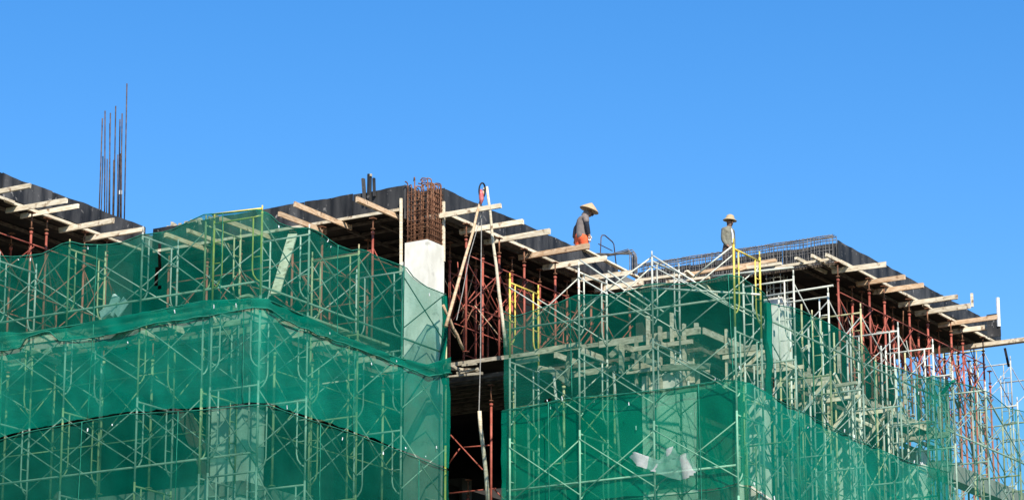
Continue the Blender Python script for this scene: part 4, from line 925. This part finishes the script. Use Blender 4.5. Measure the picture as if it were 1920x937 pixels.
skinned('white_shirt', [[(P2(.07, 1.4, .1), .02), (P2(.1, 1.24, .115), (.03, .03)), (P2(.1, 1.06, .1), (.03, .03)), (P2(.09, .98, .09), .03)]], 'white', w2, None)
skinned('trousers', [grow([(P2(0, .95), (.125, .1)), pel], .02), grow([pel, (P2(-.08, .82, .02), .095), (P2(-.09, .47, .03), .075), (P2(-.09, .14, .01), .062)], .02), grow([pel, (P2(.09, .82, -.02), .095), (P2(.1, .47, -.01), .075), (P2(.1, .14, -.04), .062)], .02)], 'browncloth', w2, None)
for a, c in ((-.09, .02), (.1, -.03)): skinned('shoe', [[(P2(a, .04, c), .05), (P2(a + .03, .04, c + .07), .047), (P2(a + .05, .03, c + .14), .036)]], 'darkcloth', w2, None)
skinned('chin_strap', [[(tuple(hd - r_ * .075 + u_ * .05), .014), (tuple(hd - r_ * .07 - u_ * .04 + bk * .02), .016), (tuple(hd - u_ * .115 + bk * .03 + r_ * .01), .02), (tuple(hd + r_ * .07 - u_ * .03 + bk * .02), .013)]], 'darkcloth', w2, None)
hat = MB().lathe([(.0, .155), (.05, .15), (.09, .125), (.108, .085), (.112, .05), (.13, .035), (.175, .0), (.182, -.012), (.174, -.012), (.12, .02), (.1, .03), (.095, .08), (.0, .135)], 28)
h_ = obj('brimmed_hat', hat.mesh('brimmed_hat', smooth=True), 'cream', w2, loc=tuple(hd + u_ * .06))
h_.rotation_mode = 'AXIS_ANGLE'; h_.rotation_axis_angle = (rad(6), ax_.x, ax_.y, ax_.z)

# ------------------------------------------------------------------ light, sky, camera
SUN_EL = rad(40); to_sun = Vector((-.70, -.714, 0)).normalized()
wd = bpy.data.worlds.new('World'); S.world = wd; wd.use_nodes = True; nt = wd.node_tree; nt.nodes.clear()
ow = nt.nodes.new('ShaderNodeOutputWorld'); bg = nt.nodes.new('ShaderNodeBackground'); sk = nt.nodes.new('ShaderNodeTexSky')
sk.sky_type = 'NISHITA'; sk.sun_disc = False; sk.sun_elevation = SUN_EL; sk.sun_rotation = math.atan2(to_sun.x, to_sun.y)
sk.air_density = 1.0; sk.dust_density = .2; sk.ozone_density = 3.0
hs = nt.nodes.new('ShaderNodeHueSaturation'); hs.inputs['Saturation'].default_value = 1.36; hs.inputs['Hue'].default_value = .505
nt.links.new(sk.outputs[0], hs.inputs['Color']); nt.links.new(hs.outputs[0], bg.inputs[0]); nt.links.new(bg.outputs[0], ow.inputs[0])
bg.inputs[1].default_value = .13
sl = bpy.data.lights.new('sun', 'SUN'); sl.energy = 5.0; sl.angle = rad(.5); sl.color = (1, .95, .86)
so = bpy.data.objects.new('sun', sl); COL.objects.link(so)
dirv = Vector((to_sun.x * math.cos(SUN_EL), to_sun.y * math.cos(SUN_EL), math.sin(SUN_EL)))
so.rotation_euler = dirv.to_track_quat('Z', 'Y').to_euler(); so.location = (0, 0, 60)
cam = bpy.data.cameras.new('camera'); co = bpy.data.objects.new('camera', cam); COL.objects.link(co)
co.location = CAM; co.rotation_euler = (math.pi / 2 + PIT, 0, YAW - math.pi / 2)
cam.lens = F / 1920 * 36; cam.sensor_width = 36; cam.clip_start = .5; cam.clip_end = 8000
S.camera = co
S.render.resolution_x = 1024; S.render.resolution_y = 499
S.view_settings.view_transform = 'Standard'; S.view_settings.look = 'None'; S.view_settings.exposure = .5; S.view_settings.gamma = 1
S.render.engine = 'CYCLES'; S.cycles.transparent_max_bounces = 40; S.cycles.max_bounces = 6; S.cycles.diffuse_bounces = 2; S.cycles.use_denoising = True
S.cycles.use_adaptive_sampling = False
dup = {k: v for k, v in LABELS.items() if len(v) > 1}
if dup: print('DUPLICATE LABELS', {k: len(v) for k, v in list(dup.items())[:12]}, len(dup))
long_ = [k for k in LABELS if not 4 <= len(k.split()) <= 16]
if long_: print('LONG LABELS', long_)
